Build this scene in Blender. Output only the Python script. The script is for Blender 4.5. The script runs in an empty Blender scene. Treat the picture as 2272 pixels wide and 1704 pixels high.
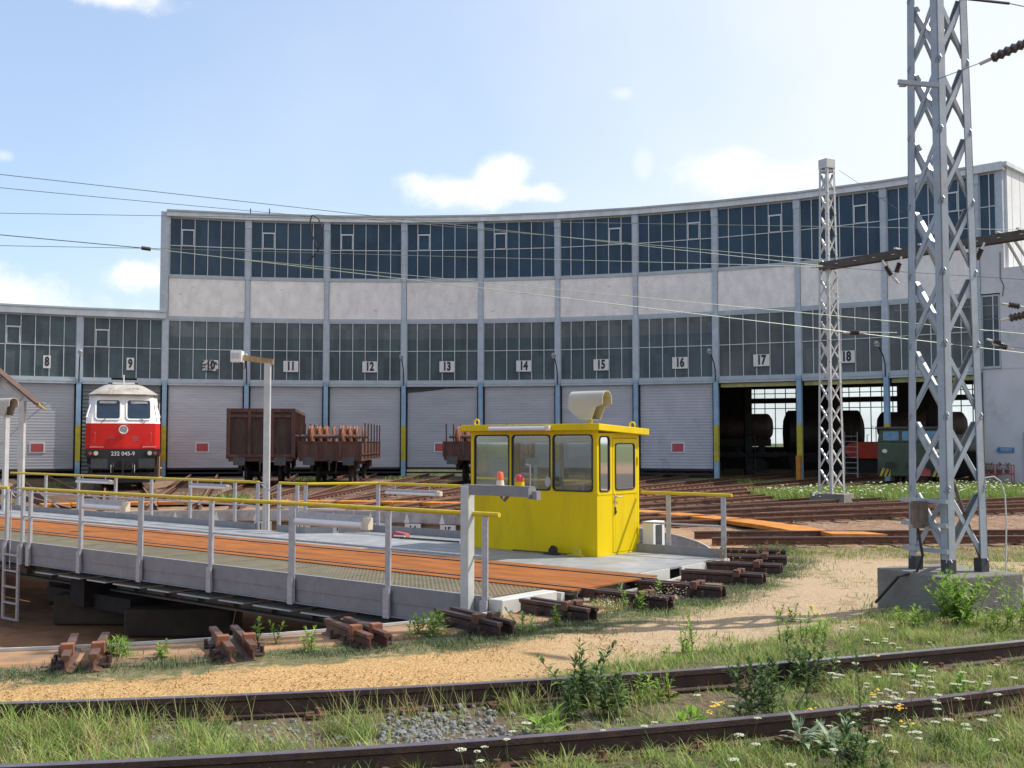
import bpy, math, random
import numpy as np
from mathutils import Vector, Matrix, noise
R_ = math.radians
rng = random.Random(7)
scene = bpy.context.scene
COL = scene.collection
# ------------------------------------------------------------ camera
F_PX, PITCH, EYE = 2430.0, math.atan(128/2430.0), 1.9
cam = bpy.data.cameras.new("camera"); cam.sensor_width = 36; cam.lens = 36*F_PX/2272
cam.clip_start = 0.1; cam.clip_end = 3000
camo = bpy.data.objects.new("camera", cam); COL.objects.link(camo)
camo.location = (0, 0, EYE); camo.rotation_euler = (math.pi/2+PITCH, 0, 0)
scene.camera = camo
def ray(u, v):
    a = (u-1136)/F_PX; b = -(v-852)/F_PX
    return Vector((a, math.cos(PITCH)-b*math.sin(PITCH), math.sin(PITCH)+b*math.cos(PITCH)))
def onz(u, v, z=0.0):
    d = ray(u, v); t = (z-EYE)/d.z
    return Vector((d.x*t, d.y*t, z))
def ony(u, v, Y):
    d = ray(u, v); t = Y/d.y
    return Vector((d.x*t, Y, EYE+d.z*t))
# ------------------------------------------------------------ light
SUN_AZ, SUN_EL = 13.0, 50.0       # degrees from +X towards +Y
sun = bpy.data.lights.new("sun", 'SUN'); sun.energy = 4.8; sun.angle = R_(0.55); sun.color = (1.0, 0.955, 0.87)
suno = bpy.data.objects.new("sun", sun); COL.objects.link(suno)
sd = Vector((math.cos(R_(SUN_AZ))*math.cos(R_(SUN_EL)), math.sin(R_(SUN_AZ))*math.cos(R_(SUN_EL)), math.sin(R_(SUN_EL))))
suno.rotation_euler = sd.to_track_quat('Z', 'Y').to_euler(); suno.location = (30, 10, 40)
scene.view_settings.view_transform = 'Standard'; scene.view_settings.look = 'None'
scene.view_settings.exposure = 0.12; scene.view_settings.gamma = 1.0
# ------------------------------------------------------------ world: sky and clouds
w = bpy.data.worlds.new("World"); scene.world = w; w.use_nodes = True
nt = w.node_tree; nt.nodes.clear()
def wn(t, **k):
    n = nt.nodes.new(t)
    for a, b in k.items(): setattr(n, a, b)
    return n
def wl(a, b): nt.links.new(a, b)
def wm(op, a, b=None, c=None):
    n = wn('ShaderNodeMath', operation=op)
    for i, x in enumerate((a, b, c)):
        if x is None: continue
        if isinstance(x, (int, float)): n.inputs[i].default_value = x
        else: wl(x, n.inputs[i])
    return n.outputs[0]
wo = wn('ShaderNodeOutputWorld'); bg = wn('ShaderNodeBackground')
sky = wn('ShaderNodeTexSky', sky_type='NISHITA', sun_disc=False)
sky.sun_elevation = R_(SUN_EL); sky.sun_rotation = R_(90-SUN_AZ)
sky.air_density = 1.0; sky.dust_density = 1.6; sky.ozone_density = 2.0
tc = wn('ShaderNodeTexCoord'); sx = wn('ShaderNodeSeparateXYZ'); wl(tc.outputs['Generated'], sx.inputs[0])
az = wm('ARCTAN2', sx.outputs[0], sx.outputs[1]); el = wm('ARCSINE', sx.outputs[2])
nz = wn('ShaderNodeTexNoise'); nz.inputs['Scale'].default_value = 22; nz.inputs['Detail'].default_value = 7; nz.inputs['Roughness'].default_value = .6
wl(tc.outputs['Generated'], nz.inputs['Vector'])
nz2 = wn('ShaderNodeTexNoise'); nz2.inputs['Scale'].default_value = 2.6; nz2.inputs['Detail'].default_value = 5
wl(tc.outputs['Generated'], nz2.inputs['Vector'])
nd = wm('MULTIPLY', wm('SUBTRACT', nz.outputs[0], .5), 2.1)
def ramp01(x, lo, hi):
    n = wn('ShaderNodeMapRange', interpolation_type='SMOOTHSTEP'); wl(x, n.inputs[0])
    n.inputs[1].default_value = lo; n.inputs[2].default_value = hi; n.inputs[3].default_value = 0; n.inputs[4].default_value = 1
    return n.outputs[0]
mask = None
for a0, e0, ra, re_, st in ((-.035, .228, .066, .017, 1), (-.012, .238, .04, .020, 1), (.018, .226, .042, .012, .95), (.19, .236, .045, .022, .75), (.25, .232, .05, .018, .5),
                       (-.455, .108, .09, .042, 1), (-.40, .085, .12, .03, 1), (-.33, .144, .034, .016, .9), (-.29, .142, .03, .012, .8),
                       (-.27, .09, .06, .018, .9), (-.355, .372, .05, .014, .8), (.103, .31, .014, .008, .3), (.12, .25, .010, .015, .25),
                       (-.62, .15, .12, .05, 1), (.62, .2, .2, .05, 1), (-.44, .235, .01, .006, .35)):
    dx = wm('DIVIDE', wm('SUBTRACT', az, a0), ra); dy = wm('DIVIDE', wm('SUBTRACT', el, e0), re_)
    q = wm('SQRT', wm('ADD', wm('MULTIPLY', dx, dx), wm('MULTIPLY', dy, dy)))
    b = wm('MULTIPLY', ramp01(wm('ADD', wm('SUBTRACT', 1.0, q), nd), -.15, .75), st)
    mask = b if mask is None else wm('MAXIMUM', mask, b)
veil = wm('ADD', wm('MULTIPLY', az, 1.55), wm('MULTIPLY', wm('SUBTRACT', nz2.outputs[0], .5), 1.1))
veil = wm('SUBTRACT', veil, wm('MULTIPLY', el, .6))
veil = wm('ADD', wm('MULTIPLY', ramp01(veil, -.75, .55), .60), .33)
lowv = wm('MULTIPLY', wm('SUBTRACT', 1.0, ramp01(el, .0, .32)), .62)
veil = wm('MAXIMUM', veil, lowv)
mix1 = wn('ShaderNodeMix', data_type='RGBA'); wl(veil, mix1.inputs[0])
hs = wn('ShaderNodeHueSaturation'); hs.inputs['Saturation'].default_value = 1.25; hs.inputs['Value'].default_value = 1.35
wl(sky.outputs[0], hs.inputs['Color']); wl(hs.outputs[0], mix1.inputs[6]); mix1.inputs[7].default_value = (6.0, 6.25, 6.6, 1)
mix2 = wn('ShaderNodeMix', data_type='RGBA'); wl(mask, mix2.inputs[0]); wl(mix1.outputs[2], mix2.inputs[6]); mix2.inputs[7].default_value = (7.2, 7.2, 7.25, 1)
wl(mix2.outputs[2], bg.inputs[0]); bg.inputs[1].default_value = 0.15; wl(bg.outputs[0], wo.inputs[0])
# ------------------------------------------------------------ materials
MATS = {}
def mat(name, col, rough=.6, metal=0.0, var=.12, scale=3.0, bump=0.0, bscale=40., col2=None, c2lo=.5, c2hi=.65, c2scale=1.5, alpha=None, stretch=None, spec=None, coat=0, c3=None, dist=0.0, rnd=0.0, pane=0.0):
    m = bpy.data.materials.new(name); m.use_nodes = True; t = m.node_tree; N = t.nodes; L = t.links
    b = N['Principled BSDF']; b.inputs['Roughness'].default_value = rough; b.inputs['Metallic'].default_value = metal
    if spec is not None: b.inputs['Specular IOR Level'].default_value = spec
    if coat: b.inputs['Coat Weight'].default_value = coat; b.inputs['Coat Roughness'].default_value = .15
    tcn = N.new('ShaderNodeTexCoord'); oi_ = N.new('ShaderNodeObjectInfo'); sc_ = N.new('ShaderNodeVectorMath'); sc_.operation = 'SCALE'; sc_.inputs['Scale'].default_value = .73; L.new(oi_.outputs['Location'], sc_.inputs[0])
    ad_ = N.new('ShaderNodeVectorMath'); ad_.operation = 'ADD'; L.new(tcn.outputs['Object'], ad_.inputs[0]); L.new(sc_.outputs[0], ad_.inputs[1]); vec = ad_.outputs[0]
    if stretch:
        mp = N.new('ShaderNodeMapping'); mp.inputs['Scale'].default_value = stretch; L.new(vec, mp.inputs[0]); vec = mp.outputs[0]
    n = N.new('ShaderNodeTexNoise'); n.inputs['Scale'].default_value = scale; n.inputs['Detail'].default_value = 6; n.inputs['Roughness'].default_value = .65; L.new(vec, n.inputs['Vector'])
    n.inputs['Distortion'].default_value = dist
    hsv = N.new('ShaderNodeMapRange'); L.new(n.outputs[0], hsv.inputs[0]); hsv.inputs[1].default_value = .3; hsv.inputs[2].default_value = .7
    hsv.inputs[3].default_value = 1-var*1.6; hsv.inputs[4].default_value = 1+var*1.2
    if rnd:
        rr_ = N.new('ShaderNodeMapRange'); L.new(oi_.outputs['Random'], rr_.inputs[0]); rr_.inputs[3].default_value = 1-rnd/2; rr_.inputs[4].default_value = 1+rnd/2
        mr_ = N.new('ShaderNodeMath'); mr_.operation = 'MULTIPLY'; L.new(hsv.outputs[0], mr_.inputs[0]); L.new(rr_.outputs[0], mr_.inputs[1]); hsv = mr_
    if pane:
        sn = N.new('ShaderNodeVectorMath'); sn.operation = 'SNAP'; sn.inputs[1].default_value = (.755, 50, 1.76); o2 = N.new('ShaderNodeVectorMath'); o2.operation = 'ADD'; o2.inputs[1].default_value = (.4, 0, .06); L.new(tcn.outputs['Object'], o2.inputs[0]); L.new(o2.outputs[0], sn.inputs[0])
        a2_ = N.new('ShaderNodeVectorMath'); a2_.operation = 'ADD'; L.new(sn.outputs[0], a2_.inputs[0]); L.new(oi_.outputs['Location'], a2_.inputs[1]); wn_ = N.new('ShaderNodeTexWhiteNoise'); L.new(a2_.outputs[0], wn_.inputs['Vector'])
        r3_ = N.new('ShaderNodeMapRange'); L.new(wn_.outputs['Value'], r3_.inputs[0]); r3_.inputs[3].default_value = 1-pane; r3_.inputs[4].default_value = 1+pane
        m3_ = N.new('ShaderNodeMath'); m3_.operation = 'MULTIPLY'; L.new(hsv.outputs[0], m3_.inputs[0]); L.new(r3_.outputs[0], m3_.inputs[1]); hsv = m3_
    cur = None
    rgb = N.new('ShaderNodeRGB'); rgb.outputs[0].default_value = (*col, 1); cur = rgb.outputs[0]
    if col2 is not None:
        n2 = N.new('ShaderNodeTexNoise'); n2.inputs['Scale'].default_value = c2scale; n2.inputs['Detail'].default_value = 8; n2.inputs['Roughness'].default_value = .7
        mp2 = N.new('ShaderNodeMapping'); mp2.inputs['Location'].default_value = (5.3, 1.7, 9.1); L.new(vec, mp2.inputs[0]); L.new(mp2.outputs[0], n2.inputs['Vector'])
        r2 = N.new('ShaderNodeMapRange'); L.new(n2.outputs[0], r2.inputs[0]); r2.inputs[1].default_value = c2lo; r2.inputs[2].default_value = c2hi
        mx = N.new('ShaderNodeMix'); mx.data_type = 'RGBA'; L.new(r2.outputs[0], mx.inputs[0]); L.new(cur, mx.inputs[6]); mx.inputs[7].default_value = (*col2, 1); cur = mx.outputs[2]
    mu = N.new('ShaderNodeMix'); mu.data_type = 'RGBA'; mu.blend_type = 'MULTIPLY'; mu.inputs[0].default_value = 1
    L.new(cur, mu.inputs[6]); cc = N.new('ShaderNodeCombineColor')
    for i in range(3): L.new(hsv.outputs[0], cc.inputs[i])
    L.new(cc.outputs[0], mu.inputs[7]); L.new(mu.outputs[2], b.inputs['Base Color'])
    if bump:
        nb = N.new('ShaderNodeTexNoise'); nb.inputs['Scale'].default_value = bscale; nb.inputs['Detail'].default_value = 4; L.new(vec, nb.inputs['Vector'])
        bp = N.new('ShaderNodeBump'); bp.inputs['Strength'].default_value = bump; bp.inputs['Distance'].default_value = .02; L.new(nb.outputs[0], bp.inputs['Height']); L.new(bp.outputs[0], b.inputs['Normal'])
    MATS[name] = m; m['out'] = 0
    return m
def wave_bump(m, axis, scale, strength=.6, dist=.02, dark=0.0, profile='SIN'):
    t = m.node_tree; N = t.nodes; L = t.links; b = N['Principled BSDF']
    tcn = N.new('ShaderNodeTexCoord'); wv = N.new('ShaderNodeTexWave'); wv.bands_direction = axis; wv.inputs['Scale'].default_value = scale; wv.wave_profile = profile
    wv.inputs['Distortion'].default_value = 0; L.new(tcn.outputs['Object'], wv.inputs[0])
    bp = N.new('ShaderNodeBump'); bp.inputs['Strength'].default_value = strength; bp.inputs['Distance'].default_value = dist
    L.new(wv.outputs['Fac'], bp.inputs['Height']); L.new(bp.outputs[0], b.inputs['Normal'])
M = {}
M['white_rail'] = mat('galvanised_steel', (.42, .42, .44), .45, .3, .12, 14, .1, 60)
M['grey_paint'] = mat('grey_paint', (.225, .222, .232), .5, 0, .1, 5, .05, 30, col2=(.2, .12, .07), c2lo=.66, c2hi=.78, c2scale=2.5)
M['light_grey'] = mat('light_grey_paint', (.52, .52, .5), .5, 0, .08, 4, col2=(.25, .14, .08), c2lo=.64, c2hi=.75, c2scale=3)
M['yellow_rail'] = mat('yellow_rail_paint', (.62, .45, .012), .38, 0, .1, 6)
M['cabin_yellow'] = mat('yellow_cabin_paint', (.70, .51, .003), .45, 0, .06, 1.5, spec=.2, col2=(.50, .35, .01), c2lo=.52, c2hi=.8, c2scale=2.2, stretch=(1, 1, .22))
M['rust_plate'] = mat('rusted_deck_plate', (.31, .108, .030), .95, 0, .24, 2.2, .25, 60, col2=(.20, .10, .055), c2lo=.5, c2hi=.72, c2scale=1.1, stretch=(.45, 2.2, 1), spec=.15)
M['rail_rust'] = mat('rusty_rail_steel', (.13, .06, .038), .6, .2, .25, 9, .25, 70, col2=(.17, .075, .04), c2lo=.5, c2hi=.7, c2scale=6)
M['rail_dark'] = mat('dark_rail_steel', (.055, .03, .028), .55, .2, .25, 9, .3, 70, col2=(.10, .05, .03), c2lo=.5, c2hi=.7, c2scale=6)
M['rail_head'] = mat('worn_rail_head', (.17, .135, .15), .38, .55, .15, 12)
M['rail_shine'] = mat('polished_rail_head', (.5, .48, .5), .28, .8, .1, 12)
M['rail_brown'] = mat('brown_rail_head', (.28, .155, .10), .5, .2, .2, 8)
M['deck_grey'] = mat('grey_chequer_plate', (.28, .285, .29), .55, .1, .14, 2.0, .3, 160, col2=(.42, .42, .41), c2lo=.5, c2hi=.7, c2scale=2.5)
M['girder'] = mat('weathered_girder', (.17, .165, .15), .7, 0, .25, 1.5, .2, 20, col2=(.14, .06, .03), c2lo=.55, c2hi=.75, c2scale=1.6)
M['concrete'] = mat('weathered_concrete', (.20, .185, .165), .9, 0, .2, 2, .4, 30, col2=(.13, .12, .11), c2lo=.5, c2hi=.75, c2scale=1.4)
M['pit_concrete'] = mat('pit_concrete', (.27, .20, .14), .9, 0, .25, 1.2, .4, 25, col2=(.36, .33, .29), c2lo=.5, c2hi=.68, c2scale=1.3)
M['coping'] = mat('concrete_coping', (.38, .38, .38), .85, 0, .2, 2, .3, 30, col2=(.24, .13, .07), c2lo=.54, c2hi=.72, c2scale=1.2)
M['rim_top'] = mat('rusty_sandy_rim', (.36, .20, .10), .95, 0, .2, 2, .4, 40, col2=(.24, .17, .11), c2lo=.45, c2hi=.7, c2scale=1.5)
M['pit_floor'] = mat('pit_floor_sand', (.30, .14, .06), .95, 0, .25, 1.3, .3, 30, col2=(.14, .07, .04), c2lo=.45, c2hi=.7, c2scale=.7)
M['dark_concrete'] = mat('oily_concrete', (.06, .046, .032), .85, 0, .3, 1.5, .3, 20)
M['wood_sleeper'] = mat('old_sleeper_wood', (.13, .085, .06), .9, 0, .25, 4, .5, 40, stretch=(1, 6, 1))
M['sleeper_dirty'] = mat('dusty_sleeper', (.20, .125, .08), .95, 0, .25, 4, .3, 40)
M['orange_wood'] = mat('orange_boards', (.52, .19, .018), .75, 0, .16, 3, .2, 50)
M['facade_frame'] = mat('blue_grey_frame', (.41, .455, .49), .5, 0, .08, 2)
M['facade_blue'] = mat('blue_column_paint', (.26, .39, .52), .5, 0, .12, 2)
M['facade_upper'] = mat('pale_blue_column_paint', (.43, .485, .54), .5, 0, .10, 2)
M['mullion'] = mat('pale_mullion', (.60, .63, .65), .5, 0, .08, 3)
M['fascia'] = mat('roof_fascia', (.62, .66, .68), .5, 0, .12, 1.2, stretch=(1, 1, .3))
M['gate_yellow'] = mat('column_warning_yellow', (.45, .38, .03), .6, 0, .15, 4)
M['base_yellow'] = mat('door_base_yellow', (.52, .49, .22), .7, 0, .2, 3)
M['black'] = mat('black_rubber', (.018, .018, .02), .6, 0, .2, 5)
M['dark'] = mat('dark_undergear', (.028, .025, .024), .8, 0, .3, 6)
M['buffer'] = mat('buffer_steel', (.06, .065, .07), .45, .3, .2, 6)
M['white'] = mat('white_enamel', (.72, .72, .70), .5, 0, .06, 4)
M['sign_white'] = mat('worn_sign_white', (.70, .68, .66), .6, 0, .08, 6)
M['sign_peel'] = mat('peeling_sign', (.68, .66, .64), .6, 0, .1, 6, col2=(.09, .065, .055), c2lo=.48, c2hi=.52, c2scale=6)
M['number_black'] = mat('number_black', (.03, .03, .035), .6, 0, .1, 4)
M['sign_red'] = mat('faded_red_board', (.42, .075, .085), .6, 0, .1, 3)
M['loco_red'] = mat('locomotive_red', (.56, .018, .012), .5, 0, .08, 1.6, spec=.2, col2=(.16, .02, .015), c2lo=.68, c2hi=.8, c2scale=3)
M['loco_white'] = mat('locomotive_white', (.74, .71, .69), .4, 0, .07, 2, coat=.2)
M['loco_roof'] = mat('locomotive_roof', (.42, .39, .35), .6, 0, .15, 2, col2=(.24, .17, .11), c2lo=.5, c2hi=.75, c2scale=1.5)
M['loco_glass'] = mat('windscreen_glass', (.012, .03, .06), .12, 0, .2, 3)
M['wagon_rust'] = mat('rusty_wagon_brown', (.105, .042, .032), .75, 0, .3, 3, .2, 30, col2=(.045, .025, .02), c2lo=.45, c2hi=.7, c2scale=1.5, stretch=(1, 1, .35))
M['wagon_end'] = mat('wagon_end_dirt', (.055, .032, .026), .85, 0, .3, 3, .2, 30, col2=(.26, .17, .12), c2lo=.62, c2hi=.7, c2scale=1.7, stretch=(1.6, 1, .3))
M['wheel_rust'] = mat('rusty_wheelset', (.24, .09, .045), .75, 0, .25, 8, .1, 30)
M['axle'] = mat('greasy_axle', (.16, .12, .10), .6, .2, .25, 8)
M['plaster'] = mat('white_plaster', (.62, .60, .61), .9, 0, .07, .7, .2, 12, col2=(.38, .36, .35), c2lo=.55, c2hi=.8, c2scale=.6)
M['plaster_lit'] = mat('lit_side_cladding', (.70, .70, .70), .7, 0, .06, 1)  # lit copy of the plaster, sun on the side wall put into its tone
M['mast_paint'] = mat('mast_blue_grey', (.33, .37, .42), .45, .1, .1, 3, .1, 30, col2=(.45, .43, .42), c2lo=.5, c2hi=.7, c2scale=3)
M['mast_galv'] = mat('mast_galvanised', (.52, .52, .51), .5, .2, .1, 4)
M['mast_foot'] = mat('mast_tar_foot', (.05, .05, .055), .7, 0, .2, 5)
M['beam_dark'] = mat('brown_gantry_steel', (.085, .07, .06), .7, .1, .2, 3)
M['wire'] = mat('catenary_wire', (.12, .15, .13), .5, .4, .1, 5)
M['wire_green'] = mat('contact_wire', (.30, .36, .28), .5, .3, .1, 5)
M['insulator'] = mat('brown_insulator', (.05, .035, .035), .25, 0, .2, 5)
M['ins_white'] = mat('insulator_fitting', (.55, .54, .5), .4, .2, .1, 5)
M['timber'] = mat('timber_arm', (.40, .26, .13), .8, 0, .2, 5, stretch=(1, 8, 1))
M['timber_red'] = mat('brown_board', (.10, .055, .04), .8, 0, .2, 5)
M['beige_hood'] = mat('beige_hood_plastic', (.47, .44, .385), .5, 0, .06, 2, spec=.3)
M['orange_lamp'] = mat('orange_beacon_glass', (.85, .12, .01), .25, 0, .03, 2, coat=.6)
M['red_lamp'] = mat('red_beacon_glass', (.65, .01, .02), .25, 0, .03, 2, coat=.6)
M['cream'] = mat('cream_plastic', (.68, .6, .45), .4, 0, .04, 2)
M['green_loco'] = mat('shunter_green', (.035, .06, .035), .5, 0, .15, 2, col2=(.03, .05, .03), c2lo=.55, c2hi=.7)
M['tank_dark'] = mat('dark_tank_steel', (.035, .025, .02), .55, .1, .3, 2)
M['tank_brown'] = mat('brown_tank_steel', (.07, .045, .035), .6, .1, .3, 2)
M['blue_sign'] = mat('blue_sign_enamel', (.04, .20, .45), .5, 0, .05, 2)
M['fastener'] = mat('rail_fastener', (.13, .06, .04), .7, .2, .3, 20)
M['stone'] = mat('ballast_stone', (.21, .205, .205), .9, 0, .35, 25, .3, 60)
M['tube'] = mat('fluorescent_cover', (.72, .66, .62), .25, 0, .05, 2, coat=.4)
M['roof_dark'] = mat('roof_felt', (.16, .17, .18), .9, 0, .2, 1)
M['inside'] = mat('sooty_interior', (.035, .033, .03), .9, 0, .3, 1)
M['shed_floor'] = mat('oily_shed_floor', (.05, .045, .04), .8, 0, .3, 1)
M['stem'] = mat('plant_stem', (.12, .17, .05), .7, 0, .2, 12)
M['flower_white'] = mat('white_umbel', (.60, .60, .42), .8, 0, .1, 30)
M['flower_yellow'] = mat('yellow_blossom', (.70, .42, .02), .7, 0, .1, 30)
M['dry_stem'] = mat('dry_brown_stem', (.16, .09, .05), .8, 0, .3, 12)
# facade glass (wired glass, opaque from outside)
def glass_opaque(name, col, col2, rough=.3):
    m = mat(name, col, rough, 0, .18, .55, 0, 10, col2=col2, c2lo=.4, c2hi=.75, c2scale=.45, spec=.35, rnd=.2, pane=.16); return m
M['glass_up'] = glass_opaque('upper_wired_glass', (.018, .048, .088), (.03, .062, .098))
M['glass_low'] = glass_opaque('lower_wired_glass', (.055, .082, .096), (.09, .118, .128), .4)
M['glass_warm'] = glass_opaque('pale_wired_glass', (.10, .115, .12), (.135, .145, .14), .45)
# doors: ribbed sheet
for nm, c in (('door_grey', (.455, .45, .475)), ('door_sheet', (.40, .40, .425)), ('door_dark', (.20, .21, .22))):
    M[nm] = mat(nm+'_sheet', c, .6, .1, .07, 1.2, col2=tuple(x*.86 for x in c), c2lo=.4, c2hi=.75, c2scale=.9, stretch=(.35, 1, 1.6), rnd=.16)
    wave_bump(M[nm], 'Z', 1.9 if nm != 'door_dark' else 1.4, .32 if nm != 'door_dark' else 1, .02 if nm != 'door_dark' else .06)
M['door_soot'] = mat('door_soot_sheet', (.44, .44, .465), .6, .1, .07, 1.2, col2=(.13, .13, .14), c2lo=.57, c2hi=.72, c2scale=.75, stretch=(1, 1, .6)); wave_bump(M['door_soot'], 'Z', 1.9, .55, .02)
# brick panel
m = mat('painted_brickwork', (.82, .775, .735), .85, 0, .09, 2.2, stretch=(1, 1, .55), rnd=.06); M['brick'] = m
t = m.node_tree; N = t.nodes; L = t.links; b = N['Principled BSDF']
tcn = N.new('ShaderNodeTexCoord'); mp = N.new('ShaderNodeMapping'); mp.inputs['Rotation'].default_value = (math.pi/2, 0, 0); L.new(tcn.outputs['Object'], mp.inputs[0])
bk = N.new('ShaderNodeTexBrick'); bk.inputs['Scale'].default_value = 1; bk.inputs['Brick Width'].default_value = .3; bk.inputs['Row Height'].default_value = .13; bk.inputs['Mortar Size'].default_value = .012
L.new(mp.outputs[0], bk.inputs[0]); bp = N.new('ShaderNodeBump'); bp.inputs['Strength'].default_value = .5; bp.inputs['Distance'].default_value = .01; bp.invert = True
L.new(bk.outputs['Fac'], bp.inputs['Height']); L.new(bp.outputs[0], b.inputs['Normal'])
ns = N.new('ShaderNodeTexNoise'); ns.inputs['Scale'].default_value = 1.6; ns.inputs['Detail'].default_value = 9; ns.inputs['Roughness'].default_value = .75
mp3 = N.new('ShaderNodeMapping'); mp3.inputs['Scale'].default_value = (1, 1, 3.2); L.new(tcn.outputs['Object'], mp3.inputs[0]); 
oi = N.new('ShaderNodeObjectInfo'); va = N.new('ShaderNodeVectorMath'); va.operation = 'ADD'; L.new(mp3.outputs[0], va.inputs[0])
vs = N.new('ShaderNodeVectorMath'); vs.operation = 'SCALE'; L.new(oi.outputs['Location'], vs.inputs[0]); vs.inputs['Scale'].default_value = 1.7; L.new(vs.outputs[0], va.inputs[1]); L.new(va.outputs[0], ns.inputs[0])
rr = N.new('ShaderNodeMapRange'); rr.inputs[1].default_value = .60; rr.inputs[2].default_value = .70; L.new(ns.outputs[0], rr.inputs[0])
src_ = b.inputs['Base Color'].links[0].from_socket
mx = N.new('ShaderNodeMix'); mx.data_type = 'RGBA'; L.new(rr.outputs[0], mx.inputs[0]); L.new(src_, mx.inputs[6]); mx.inputs[7].default_value = (.45, .38, .34, 1); L.new(mx.outputs[2], b.inputs['Base Color'])
# clear glass
def clear_glass(name, tint=(.9, .95, .95), refl=.18):
    m = bpy.data.materials.new(name); m.use_nodes = True; t = m.node_tree; N = t.nodes; L = t.links; N.clear()
    o = N.new('ShaderNodeOutputMaterial'); tr = N.new('ShaderNodeBsdfTransparent'); tr.inputs[0].default_value = (*tint, 1)
    gl = N.new('ShaderNodeBsdfGlossy'); gl.inputs['Roughness'].default_value = .03; mx = N.new('ShaderNodeMixShader')
    df = N.new('ShaderNodeBsdfDiffuse'); df.inputs[0].default_value = (.6, .6, .55, 1); mx2 = N.new('ShaderNodeMixShader')
    nn = N.new('ShaderNodeTexNoise'); nn.inputs['Scale'].default_value = 2.5; nn.inputs['Detail'].default_value = 6
    r = N.new('ShaderNodeMapRange'); r.inputs[1].default_value = .4; r.inputs[2].default_value = .8; r.inputs[3].default_value = .02; r.inputs[4].default_value = .15; L.new(nn.outputs[0], r.inputs[0])
    fr = N.new('ShaderNodeFresnel'); fr.inputs[0].default_value = 1.5; ad = N.new('ShaderNodeMath'); ad.operation = 'ADD'; ad.inputs[1].default_value = refl-.04; L.new(fr.outputs[0], ad.inputs[0])
    L.new(r.outputs[0], mx2.inputs[0]); L.new(tr.outputs[0], mx2.inputs[1]); L.new(df.outputs[0], mx2.inputs[2])
    L.new(ad.outputs[0], mx.inputs[0]); L.new(mx2.outputs[0], mx.inputs[1]); L.new(gl.outputs[0], mx.inputs[2]); L.new(mx.outputs[0], o.inputs[0]); return m
M['clear'] = clear_glass('dusty_cabin_glass', refl=.10)
M['back_glass'] = clear_glass('shed_back_glass', (.97, 1, .99), .03)
# walkway grating
m = mat('open_grating_steel', (.15, .13, .08), .7, .2, .15, 3, col2=(.20, .12, .06), c2lo=.5, c2hi=.75, c2scale=1); M['grating'] = m
t = m.node_tree; N = t.nodes; L = t.links; b = N['Principled BSDF']; tcn = N.new('ShaderNodeTexCoord')
vo = N.new('ShaderNodeTexVoronoi'); vo.inputs['Scale'].default_value = 13; vo.inputs['Randomness'].default_value = .05; L.new(tcn.outputs['Object'], vo.inputs[0])
r = N.new('ShaderNodeMapRange'); r.inputs[1].default_value = .2; r.inputs[2].default_value = .42; r.inputs[3].default_value = .28; r.inputs[4].default_value = 1.25; L.new(vo.outputs['Distance'], r.inputs[0])
src_ = b.inputs['Base Color'].links[0].from_socket; mx = N.new('ShaderNodeMix'); mx.data_type = 'RGBA'; mx.blend_type = 'MULTIPLY'; mx.inputs[0].default_value = 1
cc = N.new('ShaderNodeCombineColor'); [L.new(r.outputs[0], cc.inputs[i]) for i in range(3)]; L.new(src_, mx.inputs[6]); L.new(cc.outputs[0], mx.inputs[7]); L.new(mx.outputs[2], b.inputs['Base Color'])
ra = N.new('ShaderNodeMapRange'); ra.inputs[1].default_value = .30; ra.inputs[2].default_value = .36; L.new(vo.outputs['Distance'], ra.inputs[0]); L.new(ra.outputs[0], b.inputs['Alpha'])
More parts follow.
